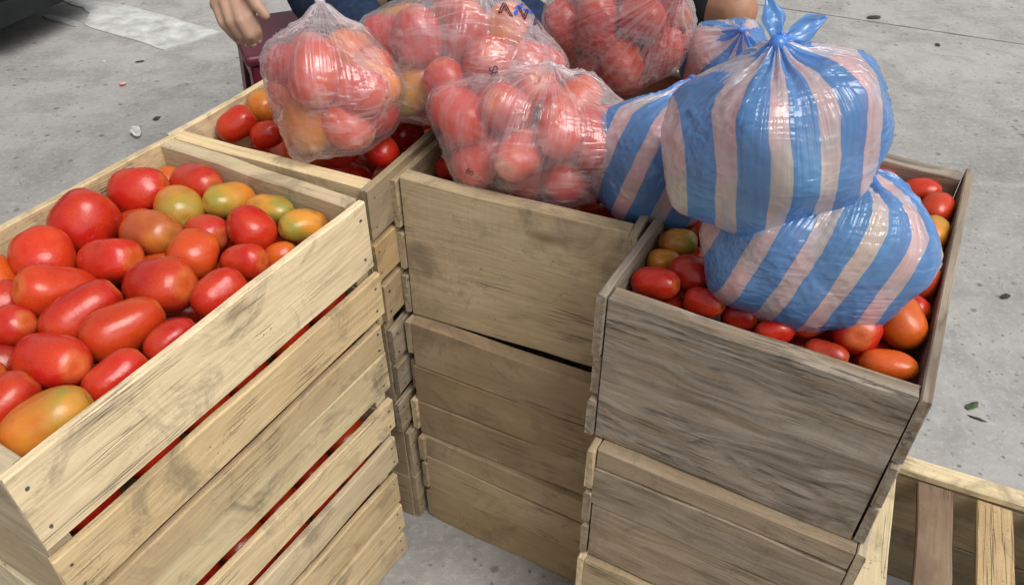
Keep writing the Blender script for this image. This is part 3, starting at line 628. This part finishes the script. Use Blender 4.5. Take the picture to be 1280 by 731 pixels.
S3 = make_bag('striped_bag', 'striped bag lying on the grey crate beneath the biggest striped bag', 'bag', gs, W3(1018, 315, .722), (.111, .080, .071), (.1, -.14, -.15), W3(1060, 240, .782), 13, 23, M_STRIPE, mixc, 'tomato inside the striped bag lying on the grey crate', 'tomatoes in the lying striped bag', stripes=23., stripe_axis=(.83, -.35, -.42), lump=.12, knot_r=.007, ears=[((.6, .8, .5), .04, .014, .1, 1.)], phase=.3)
S1 = make_bag('striped_bag', 'biggest striped bag with a tied bow of loose ears on top', 'bag', gs, W3(968, 168, .835), (.100, .082, .086), (.1, -.40, -.05), W3(972, 54, .925), 16, 21, M_STRIPE, mixc, 'tomato inside the biggest striped bag', 'tomatoes in the biggest striped bag', stripes=23.5, stripe_axis=(1, -.05, 0), lump=.08, knot_r=.009, ears=[((-.28, .25, 1), .040, .009, .2, 1.), ((1, .2, .42), .050, .011, .15, 2.6), ((.8, -.2, -.3), .03, .008, .3, 4.)], phase=.12)

# ------------------------------------------------------------------ print on the clear bags
M_INKB = plain('black_ink', (.02, .02, .035), .5, .3); M_INKU = plain('blue_ink', (.02, .09, .45), .5, .3)
def ray(px, py, dep):
    X = (px-640)/FPX; Y = (365.5-py)/FPX; c, s = math.cos(PITCH), math.sin(PITCH)
    return Vector((X*dep, (c+Y*s)*dep, CAM_H+(-s+Y*c)*dep))
def find_on(bag, px, py):
    o, surf, C = bag; n = 400
    for i in range(n):
        p = np.array(ray(px, py, .45+.8*i/n)); d = p-C
        if np.linalg.norm(d) < np.linalg.norm(surf(d, 0)-C): return Vector(p)
    return None
def print_on(bag, name, me_src, px, py, size, roll, mat):
    base = find_on(bag, px, py)
    if base is None: return
    o, surf, C = bag; nrm = (base-Vector(C)).normalized()
    ex = nrm.cross(Vector((0, 0, 1))).normalized()*-1; ey = nrm.cross(ex)
    if ey.z < 0: ey = -ey
    c, s = math.cos(roll), math.sin(roll); ex, ey = ex*c+ey*s, ey*c-ex*s
    for v in me_src.vertices:
        q = base+ex*v.co.x*size+ey*v.co.y*size; v.co = Vector(surf(np.array(q)-C, .0014))-o.location
    return link(name, me_src, mat, o)
def text_mesh(txt, outline=False):
    cu = bpy.data.curves.new('lettering', 'FONT'); cu.body = txt; cu.size = 1; cu.resolution_u = 4
    if outline: cu.fill_mode = 'NONE'; cu.bevel_depth = .028; cu.bevel_resolution = 0
    to = bpy.data.objects.new('tmp', cu); COL.objects.link(to); bpy.context.view_layer.update()
    me = bpy.data.meshes.new_from_object(to.evaluated_get(bpy.context.evaluated_depsgraph_get())); bpy.data.objects.remove(to)
    bm = bmesh.new(); bm.from_mesh(me); bmesh.ops.triangulate(bm, faces=bm.faces)
    for _ in range(2): bmesh.ops.subdivide_edges(bm, edges=[e for e in bm.edges if e.calc_length() > .12], cuts=1)
    bm.to_mesh(me); bm.free(); me.materials.clear(); return me
def emblem_mesh():
    bm = bmesh.new(); r = random.Random(3)
    for (x, y, a, l, w_) in ((-.6, .1, .4, .45, .22), (-.2, .25, -.5, .5, .2), (.1, -.1, -.7, .5, .22), (.45, -.25, .6, .4, .2), (.6, .35, .9, .3, .15), (.15, .3, .2, .3, .16)):
        vs = [bm.verts.new((x+l*math.cos(t)*math.cos(a)*.5-w_*math.sin(t)*math.sin(a)*.5, y+l*math.cos(t)*math.sin(a)*.5+w_*math.sin(t)*math.cos(a)*.5, 0)) for t in [k*math.pi/5 for k in range(10)]]
        bm.faces.new(vs)
    return from_bm('emblem', bm)
print_on(T2, 'printed_lettering', text_mesh('A V A', True), 622, 18, .026, -.75, M_INKB)
print_on(T2, 'printed_lettering', text_mesh('S8'), 610, 84, .014, -1.4, M_INKB)
print_on(T2, 'printed_emblem', emblem_mesh(), 654, 14, .024, -.3, M_INKU)
print_on(T3, 'printed_lettering', text_mesh('80'), 584, 214, .010, -.4, M_INKB)

# ------------------------------------------------------------------ people behind the crates
M_SKIN = plain('skin', (.40, .24, .17), .5, .35, 25, .10, .12, 350); M_SKIN2 = plain('brown_skin', (.33, .165, .10), .5, .35, 25, .10, .12, 350)
M_JEAN = plain('denim', (.016, .030, .066), .85, .2, 60, .35, .5, 700); M_SHIRT = plain('shirt_cotton', (.12, .13, .15), .9, .15, 30, .15, .3, 500)
M_HAIR = plain('hair', (.012, .010, .009), .5, .4, 90, .4, .6, 300); M_BLACK = plain('black_cloth', (.014, .015, .017), .85, .2, 60, .3, .4, 600)
M_WHITE = plain('white_print', (.78, .78, .77), .7, .2, 40, .06); M_NAILS = plain('fingernail', (.55, .36, .29), .35, .5); M_EYE = plain('eye_dark', (.03, .02, .015), .2, .5)
SPH = fib(70)
def blob(name, segs, voxel, mat, parent=None, smooth=4, inflate=0.):
    """tapered capsules melted into one skin"""
    V_, F_ = [], []
    for (a, ra, b, rb) in segs:
        bm = bmesh.new()
        for c, r in ((a, ra), (b, rb)):
            for d in SPH: bm.verts.new(Vector(c)+Vector(d)*(r+inflate))
        bmesh.ops.convex_hull(bm, input=list(bm.verts)); bm.verts.index_update(); n0 = len(V_)
        V_ += [tuple(v.co) for v in bm.verts]; F_ += [tuple(n0+v.index for v in fc.verts) for fc in bm.faces]; bm.free()
    bm = bmesh.new(); bm.from_mesh(mesh('tmp', V_, F_)); bmesh.ops.delete(bm, geom=[v for v in bm.verts if not v.link_faces], context='VERTS')
    me = from_bm(name, bm, True); o = link(name, me, mat)
    m = o.modifiers.new('r', 'REMESH'); m.mode = 'VOXEL'; m.voxel_size = voxel; m.use_smooth_shade = True
    m2 = o.modifiers.new('s', 'SMOOTH'); m2.iterations = smooth; m2.factor = .5
    bpy.context.view_layer.update(); ev = bpy.data.meshes.new_from_object(o.evaluated_get(bpy.context.evaluated_depsgraph_get()))
    o.modifiers.clear(); o.data = ev; ev.name = name; bpy.data.meshes.remove(me)
    if not ev.materials: ev.materials.append(mat)
    ev.polygons.foreach_set('use_smooth', [True]*len(ev.polygons))
    if parent: o.parent = parent
    return o
def head(segs, c, f):
    """skull, jaw, nose and ears on centre c, face direction f"""
    c = Vector(c); f = Vector(f).normalized(); s = f.cross(Vector((0, 0, 1))).normalized(); u = s.cross(f)
    segs += [(c+u*.03, .086, c+u*.02-f*.02, .088), (c+u*.0+f*.02, .074, c-u*.075+f*.045, .045), (c+f*.085-u*.005, .008, c+f*.103-u*.03, .012), (c+f*.082-u*.062, .012, c+f*.080-u*.064+s*.012, .010)]
    for k in (-1, 1): segs += [(c+s*.083*k-u*.015-f*.01, .014, c+s*.086*k+u*.018-f*.015, .014), (c+f*.07+s*.033*k+u*.012, .016, c+f*.07+s*.036*k+u*.012, .014)]
    return c, f, s, u
def face_bits(body, c, f, s, u, hair=True):
    for k in (-1, 1):
        e = link('eye', from_bm('eye', ball(.010), True), M_EYE, body, loc=c+f*.082+s*.034*k+u*.010)
    h = blob('hair', [(c+u*.045-f*.015, .090, c+u*.01-f*.04, .088), (c+u*.055+f*.02, .074, c-u*.05-f*.055, .06)], .010, M_HAIR, body)
def ball(r):
    bm = bmesh.new(); bmesh.ops.create_uvsphere(bm, u_segments=12, v_segments=8, radius=r); return bm
def person_seated():
    V = Vector; segs = []
    hR, hL = V((-.475, 1.99, .545)), V((-.30, 2.06, .545)); kR, kL = V((-.29, 1.62, .545)), V((.04, 1.78, .53)); aR, aL = V((-.31, 1.64, .09)), V((.02, 1.80, .09))
    pel, chest, neck = V((-.39, 2.04, .58)), V((-.43, 1.95, .98)), V((-.43, 1.91, 1.14)); sR, sL = V((-.60, 1.88, 1.06)), V((-.26, 1.98, 1.06)); hd = V((-.42, 1.87, 1.28))
    eR = V((-.635, 1.60, .955)); wr = ray(288, -52, 1.335)
    eL, wL = V((-.10, 1.86, .80)), V((-.12, 1.66, .66))
    segs += [(pel, .13, chest, .135), (chest, .13, neck, .06), (neck, .055, hd, .055), (sR, .06, sL, .06), (sR, .055, eR, .043), (eR, .041, wr, .029), (sL, .055, eL, .043), (eL, .04, wL, .028)]
    for h, k, a in ((hR, kR, aR), (hL, kL, aL)): segs += [(h, .082, k, .055), (k, .052, a, .036), (a, .035, a+V((.0, -.02, -.05)), .036), (a+V((0, .02, -.05)), .034, a+V((.01, -.16, -.062)), .026)]
    c, f, s, u = head(segs, hd, (.1, -1, -.35))
    # right hand hanging, back of the hand outwards, fingers loosely curled
    mcp = [ray(303, -12, 1.318), ray(291, -8, 1.312), ray(280, -2, 1.314), ray(271, 6, 1.322)]
    pip = [ray(313, 20, 1.300), ray(301, 26, 1.292), ray(289, 28, 1.298), ray(279, 29, 1.310)]
    dip = [ray(321, 38, 1.312), ray(312, 44, 1.305), ray(301, 44, 1.312), ray(290, 42, 1.322)]
    tip = [ray(323, 49, 1.330), ray(316, 53, 1.326), ray(307, 53, 1.332), ray(297, 50, 1.340)]
    palm = ray(288, -20, 1.330)
    for i, r in enumerate((.0105, .0108, .0102, .0092)):
        segs += [(wr, .024, mcp[i], .0125), (mcp[i], r*1.12, pip[i], r), (pip[i], r, dip[i], r*.9), (dip[i], r*.9, tip[i], r*.76)]
        if i: segs += [(mcp[i-1], .0125, mcp[i], .0125)]
    t0, t1, t2, t3 = ray(298, -34, 1.32), ray(311, -12, 1.290), ray(322, 8, 1.284), ray(332, 20, 1.290)
    segs += [(wr, .022, t0, .018), (t0, .018, t1, .0135), (t1, .0125, t2, .0108), (t2, .0105, t3, .0085), (t0, .016, mcp[0], .013)]
    for k in range(4):      # the other hand rests on the knee
        b = wL+V((-.03+.02*k, -.075, -.025)); segs += [(wL, .022, b, .012), (b, .010, b+V((0, -.035, -.02)), .009), (b+V((0, -.035, -.02)), .009, b+V((0, -.05, -.045)), .007)]
    segs += [(wL, .02, wL+V((.04, -.04, -.02)), .012), (wL+V((.04, -.04, -.02)), .011, wL+V((.045, -.085, -.03)), .008)]
    body = blob('person', segs, .0034, M_SKIN, smooth=3)
    tag(body, 'person in blue jeans seated on a maroon stool, one hand hanging down', 'person')
    cam_dir = Vector((0, -1, .6)).normalized()
    for i, (a, b) in enumerate(zip(dip, tip)):
        d = (b-a).normalized(); n_ = (V((0, 0, CAM_H))-b).normalized(); n_ = (n_-d*n_.dot(d)).normalized()
        m = from_bm('fingernail', ball(1.), True)
        o = link('fingernail', m, M_NAILS, body, loc=b+n_*.0066-d*.001); o.rotation_euler = n_.to_track_quat('Z', 'Y').to_euler(); o.scale = (.0045, .0052, .0022)
    face_bits(body, c, f, s, u)
    js = []
    for h, k, a in ((hR, kR, aR), (hL, kL, aL)): js += [(h, .092, k, .066), (k, .064, a+V((0, 0, .03)), .052)]
    blob('jeans', js+[(hR, .095, hL, .095), (pel, .125, pel+V((0, 0, .04)), .125)], .008, M_JEAN, body)
    blob('shirt', [(pel+V((0, 0, .03)), .14, chest, .146), (chest, .14, neck-V((0, 0, .04)), .085), (sR, .07, sL, .07), (sR, .066, sR.lerp(eR, .6), .060), (sL, .066, sL.lerp(eL, .6), .060)], .009, M_SHIRT, body)
    for a in (aR, aL): blob('shoe', [(a+V((0, .03, -.055)), .035, a+V((.01, -.15, -.062)), .028), (a+V((0, .01, -.02)), .042, a+V((0, 0, -.05)), .04)], .007, M_BLACK, body)
    return body
person_seated()
def person_shorts():
    V = Vector; segs = []
    hR, hL = V((.20, 2.18, .58)), V((.40, 2.24, .58)); kR, kL = V((.505, 1.80, .565)), V((.68, 2.42, .55)); aR, aL = V((.50, 1.86, .09)), V((.66, 2.40, .09))
    pel, chest, neck = V((.29, 2.24, .62)), V((.29, 2.22, 1.02)), V((.30, 2.19, 1.18)); sR, sL = V((.10, 2.16, 1.10)), V((.48, 2.26, 1.10)); hd = V((.31, 2.16, 1.33))
    eR, wR = V((.14, 1.93, .92)), V((.36, 1.90, .78)); eL, wL = V((.62, 2.12, .90)), V((.66, 2.02, .70))
    segs += [(pel, .13, chest, .135), (chest, .13, neck, .06), (neck, .055, hd, .055), (sR, .06, sL, .06), (sR, .055, eR, .043), (eR, .041, wR, .028), (sL, .055, eL, .043), (eL, .04, wL, .028)]
    for h, k, a in ((hR, kR, aR), (hL, kL, aL)): segs += [(h, .088, k, .060), (k+V((.004, -.012, .0)), .055, k+V((.0, -.006, -.06)), .052), (k, .056, k.lerp(a, .35)+V((0, .02, 0)), .055), (k.lerp(a, .35)+V((0, .02, 0)), .055, a, .036), (a, .035, a+V((.0, -.02, -.05)), .036), (a+V((0, .02, -.05)), .034, a+V((.02, -.16, -.062)), .026)]
    c, f, s, u = head(segs, hd, (.1, -1, -.3))
    for w_, d in ((wR, V((.9, -.25, -.15)).normalized()), (wL, V((.1, -.75, -.5)).normalized())):
        sd_ = d.cross(V((0, 0, 1))).normalized()
        for k in range(4):
            b = w_+d*.085+sd_*(-.03+.02*k); e = b+d*.038+V((0, 0, -.012)); segs += [(w_, .022, b, .012), (b, .0105, e, .009), (e, .009, e+d*.025+V((0, 0, -.02)), .0075)]
        segs += [(w_, .02, w_+d*.04+sd_*.042, .013), (w_+d*.04+sd_*.042, .012, w_+d*.09+sd_*.05, .008)]
    body = blob('person', segs, .006, M_SKIN2, smooth=4)
    tag(body, 'seated person with a bare brown knee below black shorts', 'person'); face_bits(body, c, f, s, u)
    js = [(hR, .112, hR.lerp(kR, .86), .076), (hL, .112, hL.lerp(kL, .76), .082), (hR, .11, hL, .11), (pel, .135, pel+V((0, 0, .05)), .13)]
    sh = blob('shorts', js, .008, M_BLACK, body)
    blob('shirt', [(pel+V((0, 0, .04)), .143, chest, .146), (chest, .14, neck-V((0, 0, .04)), .085), (sR, .07, sL, .07), (sR, .066, sR.lerp(eR, .6), .060), (sL, .066, sL.lerp(eL, .6), .060)], .009, M_SHIRT, body)
    # white printed badge with a black mark near the shorts' hem
    d = (kR-hR).normalized(); n_ = Vector((0.05, -.55, .83)); n_ = (n_-d*n_.dot(d)).normalized(); t_ = d.cross(n_); cc = hR.lerp(kR, .79)
    def patch(nm, r1, r2, lift, mat, off=(0, 0)):
        vs = [cc+d*off[0]+n_*(0.0815+lift)]; k = 20
        for i in range(k):
            a = 2*math.pi*i/k; x, y = r1*math.cos(a), r2*math.sin(a)*(1+.25*math.sin(3*a)*(nm != 'printed_badge')); vs.append(cc+d*(x+off[0])+t_*(y+off[1])+n_*(math.sqrt(max(1e-5, 0.0815**2-(y+off[1])**2))+lift))
        return link(nm, mesh(nm, vs, [(0, 1+i, 1+(i+1) % k) for i in range(k)]), mat, sh)
    patch('printed_badge', .030, .028, .001, M_WHITE); patch('printed_mark', .013, .013, .0022, M_BLACK, (.002, .002))
person_shorts()
M_MAROON = plain('maroon_plastic', (.11, .009, .022), .42, .45, 15, .12)
def stool(c, yaw, label):
    root = link('plastic_stool', None, loc=(c[0], c[1], 0), rot=(0, 0, yaw)); tag(root, label, 'stool', 'plastic stools behind the crates')
    H = .438; a = .135; b = .165
    bm = bmesh.new(); bmesh.ops.create_cube(bm, size=1.)
    for v in bm.verts: v.co = Vector((v.co.x*.30, v.co.y*.30, v.co.z*.028+H-.014))
    bmesh.ops.bevel(bm, geom=list(bm.edges), offset=.012, segments=3, affect='EDGES', profile=.5); link('seat', from_bm('seat', bm, False), M_MAROON, root)
    for sx in (-1, 1):
        for sy in (-1, 1):      # angle-section leg that tapers and splays, two flanges with thickness
            bm = bmesh.new(); rings = []
            for t in (0, .25, .5, .75, 1):
                z = (H-.028)*(1-t); cx = sx*(a+(b-a)*t); cy = sy*(a+(b-a)*t); w_ = .085-.038*t; th = .0045
                prof = [(0, 0), (-w_, 0), (-w_, -th), (-th, -th), (-th, -w_), (0, -w_)]
                rings.append([bm.verts.new((cx+sx*x, cy+sy*y, z)) for x, y in prof])
            for p, q in zip(rings, rings[1:]):
                for i in range(6): bm.faces.new((p[i], p[(i+1) % 6], q[(i+1) % 6], q[i]))
            bm.faces.new(rings[0]); bm.faces.new(rings[-1]); link('leg', from_bm('leg', bm), M_MAROON, root)
    for i in range(4):
        bm = bmesh.new(); bmesh.ops.create_cube(bm, size=1.)
        for v in bm.verts: v.co = Vector((v.co.x*.27, v.co.y*.005, v.co.z*.045))
        r = link('apron', from_bm('apron', bm), M_MAROON, root, loc=(.137*math.sin(i*math.pi/2), -.137*math.cos(i*math.pi/2), H-.052)); r.rotation_euler = (0, 0, i*math.pi/2)
stool((-.575, 2.02), .42, 'maroon plastic stool under the person in jeans')
stool((.29, 2.24), .1, 'maroon plastic stool under the person in black shorts')

# ------------------------------------------------------------------ parked car, only its front corner in view
M_BUMP = plain('bumper_plastic', (.012, .015, .016), .7, .25, 12, .25, .25, 250); M_PAINT = plain('car_paint', (.05, .055, .06), .25, .6, 3, .06); M_GLASS = plain('dark_glass', (.01, .012, .014), .05, .6, 3, .05)
M_TYRE = plain('tyre_rubber', (.02, .02, .021), .85, .2, 30, .25, .4, 200); M_RIM = plain('alloy', (.45, .45, .46), .35, .6); M_LAMP = plain('lamp_lens', (.6, .62, .64), .15, .6)
def plan(inset, x_back, n=30, y0=3.4, hw=.87):
    pts = []
    for i in range(n+1):
        q = -1+2*i/n; y = y0+q*(hw-inset); yy = (y-y0); x = -1.557-.254*yy*yy-inset
        x -= .22*max(0, (abs(q)-.93)/.07)**2
        pts.append((x, y))
    return pts+[(x_back+inset, y0+hw-inset), (x_back+inset, y0-hw+inset)]
def loft(rings):
    v = []; f = []; m = len(rings[0][0])
    for pl_, z in rings: v += [(x, y, z) for x, y in pl_]
    for k in range(len(rings)-1):
        for i in range(m): j = (i+1) % m; f.append((k*m+i, k*m+j, (k+1)*m+j, (k+1)*m+i))
    f.append(tuple(range(m))[::-1]); f.append(tuple((len(rings)-1)*m+i for i in range(m)))
    bm = bmesh.new(); me = mesh('x', v, f); bm.from_mesh(me); return from_bm('car_shell', bm)
def car():
    root = link('parked_car', None, loc=(-3.08, 2.08, 0), rot=(0, 0, math.radians(71))); tag(root, 'dark parked car, its black bumper corner close to the pale pavement patch', 'car')
    O = Vector((3.4, -3.4, 0))
    def sh(name, rings, mat, par=root): return link(name, loft(rings), mat, par, loc=O)
    sh('bumper', [(plan(.03, -2.3), .118), (plan(.004, -2.3), .130), (plan(.0, -2.3), .205), (plan(.014, -2.3), .213), (plan(.016, -2.3), .222), (plan(-.006, -2.3), .230), (plan(-.006, -2.3), .42), (plan(.02, -2.3), .50)], M_BUMP)
    sh('body', [(plan(.05, -5.6), .20), (plan(.03, -5.6), .502), (plan(.03, -5.6), .66), (plan(.09, -5.6), .76), (plan(.2, -5.55), .80)], M_PAINT)
    def cab(ins, xf, xb): return [(xf, 2.53+ins), (xf, 4.27-ins), (xb, 4.27-ins), (xb, 2.53+ins)]
    sh('cabin_glass', [(cab(.08, -2.55, -5.45), .79), (cab(.22, -3.2, -5.1), 1.33)], M_GLASS); sh('roof', [(cab(.21, -3.18, -5.12), 1.331), (cab(.26, -3.3, -5.0), 1.40)], M_PAINT)
    for k in (-1, 1):
        bm = bmesh.new(); bmesh.ops.create_cube(bm, size=1.)
        for v in bm.verts: v.co = Vector((v.co.x*.16, v.co.y*.36, v.co.z*.12))
        bmesh.ops.bevel(bm, geom=list(bm.edges), offset=.03, segments=3, affect='EDGES'); o = link('headlight', from_bm('headlight', bm, True), M_LAMP, root, loc=O+Vector((-1.70, 3.4+k*.62, .62)))
        o.rotation_euler = (0, 0, k*-.3)
        for xw in (-2.80, -4.85):
            bm = bmesh.new(); n = 32; prof = [(.19, -.09), (.29, -.1), (.315, -.075), (.318, 0), (.315, .075), (.29, .1), (.19, .09)]; rings = [[bm.verts.new((r*math.cos(t*2*math.pi/n), y, r*math.sin(t*2*math.pi/n))) for r, y in prof] for t in range(n)]
            for t in range(n):
                p, q = rings[t], rings[(t+1) % n]
                for i in range(len(prof)): bm.faces.new((p[i], p[(i+1) % 7], q[(i+1) % 7], q[i]))
            wv = link('wheel', from_bm('tyre', bm, True), M_TYRE, root, loc=O+Vector((xw, 3.4+k*.79, .318)))
            bm = bmesh.new(); bmesh.ops.create_cone(bm, cap_ends=True, segments=28, radius1=.19, radius2=.17, depth=.12, matrix=Matrix.Rotation(math.pi/2, 4, 'X')); link('rim', from_bm('rim', bm), M_RIM, wv)
car()

# ------------------------------------------------------------------ litter on the pavement
def scrap(name, px, py, size, mat, label, cat, seed, flat=.35, z=0., stretch=(1, 1)):
    bm = bmesh.new(); bmesh.ops.create_icosphere(bm, subdivisions=3, radius=1.)
    for v in bm.verts:
        k = 1+.45*mnoise.noise(v.co*1.6+Vector((seed, 0, 0)))+.22*mnoise.noise(v.co*4.5+Vector((0, seed, 0))); v.co = Vector((v.co.x*stretch[0], v.co.y*stretch[1], v.co.z*flat))*k*size
    zmin = min(v.co.z for v in bm.verts)
    o = link(name, from_bm(name, bm), mat, loc=at(px, py, z)+Vector((0, 0, -zmin+.0006))); tag(o, label, cat); o.rotation_euler = (0, 0, seed); return o
M_PAPER = plain('dirty_paper', (.52, .52, .50), .85, .2, 50, .3); M_PINKB = plain('pink_scrap', (.62, .33, .31), .7, .3, 80, .3); M_LEAFD = plain('dry_leaf', (.06, .085, .045), .8, .2, 90, .4); M_LEAFB = plain('dark_leaf', (.05, .047, .042), .85, .2, 90, .4); M_YEL = plain('yellow_petal', (.62, .45, .06), .7, .3, 90, .2)
scrap('crumpled_paper', 171, 168, .022, M_PAPER, 'crumpled grey white paper scrap on the pavement by the crates', 'litter', 2.1, .4, stretch=(1.5, .7))
scrap('plastic_scrap', 154, 107, .011, M_PINKB, 'tiny pink and white scrap lying on open pavement', 'litter', 4.3, .5)
scrap('paper_scrap', 130, 78, .007, M_PAPER, 'tiny white crumb on the pavement near the pale cement patch', 'litter', 1.3, .4)
scrap('dry_leaf', 175, 78, .010, M_LEAFB, 'small dark curled leaf on the pavement near the pale cement patch', 'leaf', .4, .2, stretch=(1.6, .6))
scrap('dry_leaf', 196, 149, .012, M_LEAFB, 'dark flat leaf on the pavement beside the crumpled paper', 'leaf', 1.4, .12, stretch=(1.3, .8))
scrap('dry_leaf', 1093, 23, .022, M_LEAFB, 'dark dry leaf on the pavement beyond the slab joint', 'leaf', .2, .15, stretch=(1.4, .7))
scrap('dry_leaf', 1172, 57, .012, M_LEAFB, 'small dark leaf lying close to the slab joint', 'leaf', 1.2, .15, stretch=(1.4, .7))
scrap('green_leaf', 1215, 508, .011, M_LEAFD, 'dark green leaf scrap on pavement beside the grey crate', 'leaf', .5, .18, stretch=(1.5, .6))
scrap('twig', 1222, 524, .010, M_LEAFB, 'short dark twig on pavement by the green leaf scrap', 'twig', 2.6, .14, stretch=(1.7, .3))
scrap('dark_pebble', 1256, 372, .009, M_LEAFB, 'small dark pebble on the pavement beyond the grey crate', 'pebble', 3.6, .4, stretch=(1.3, .8))
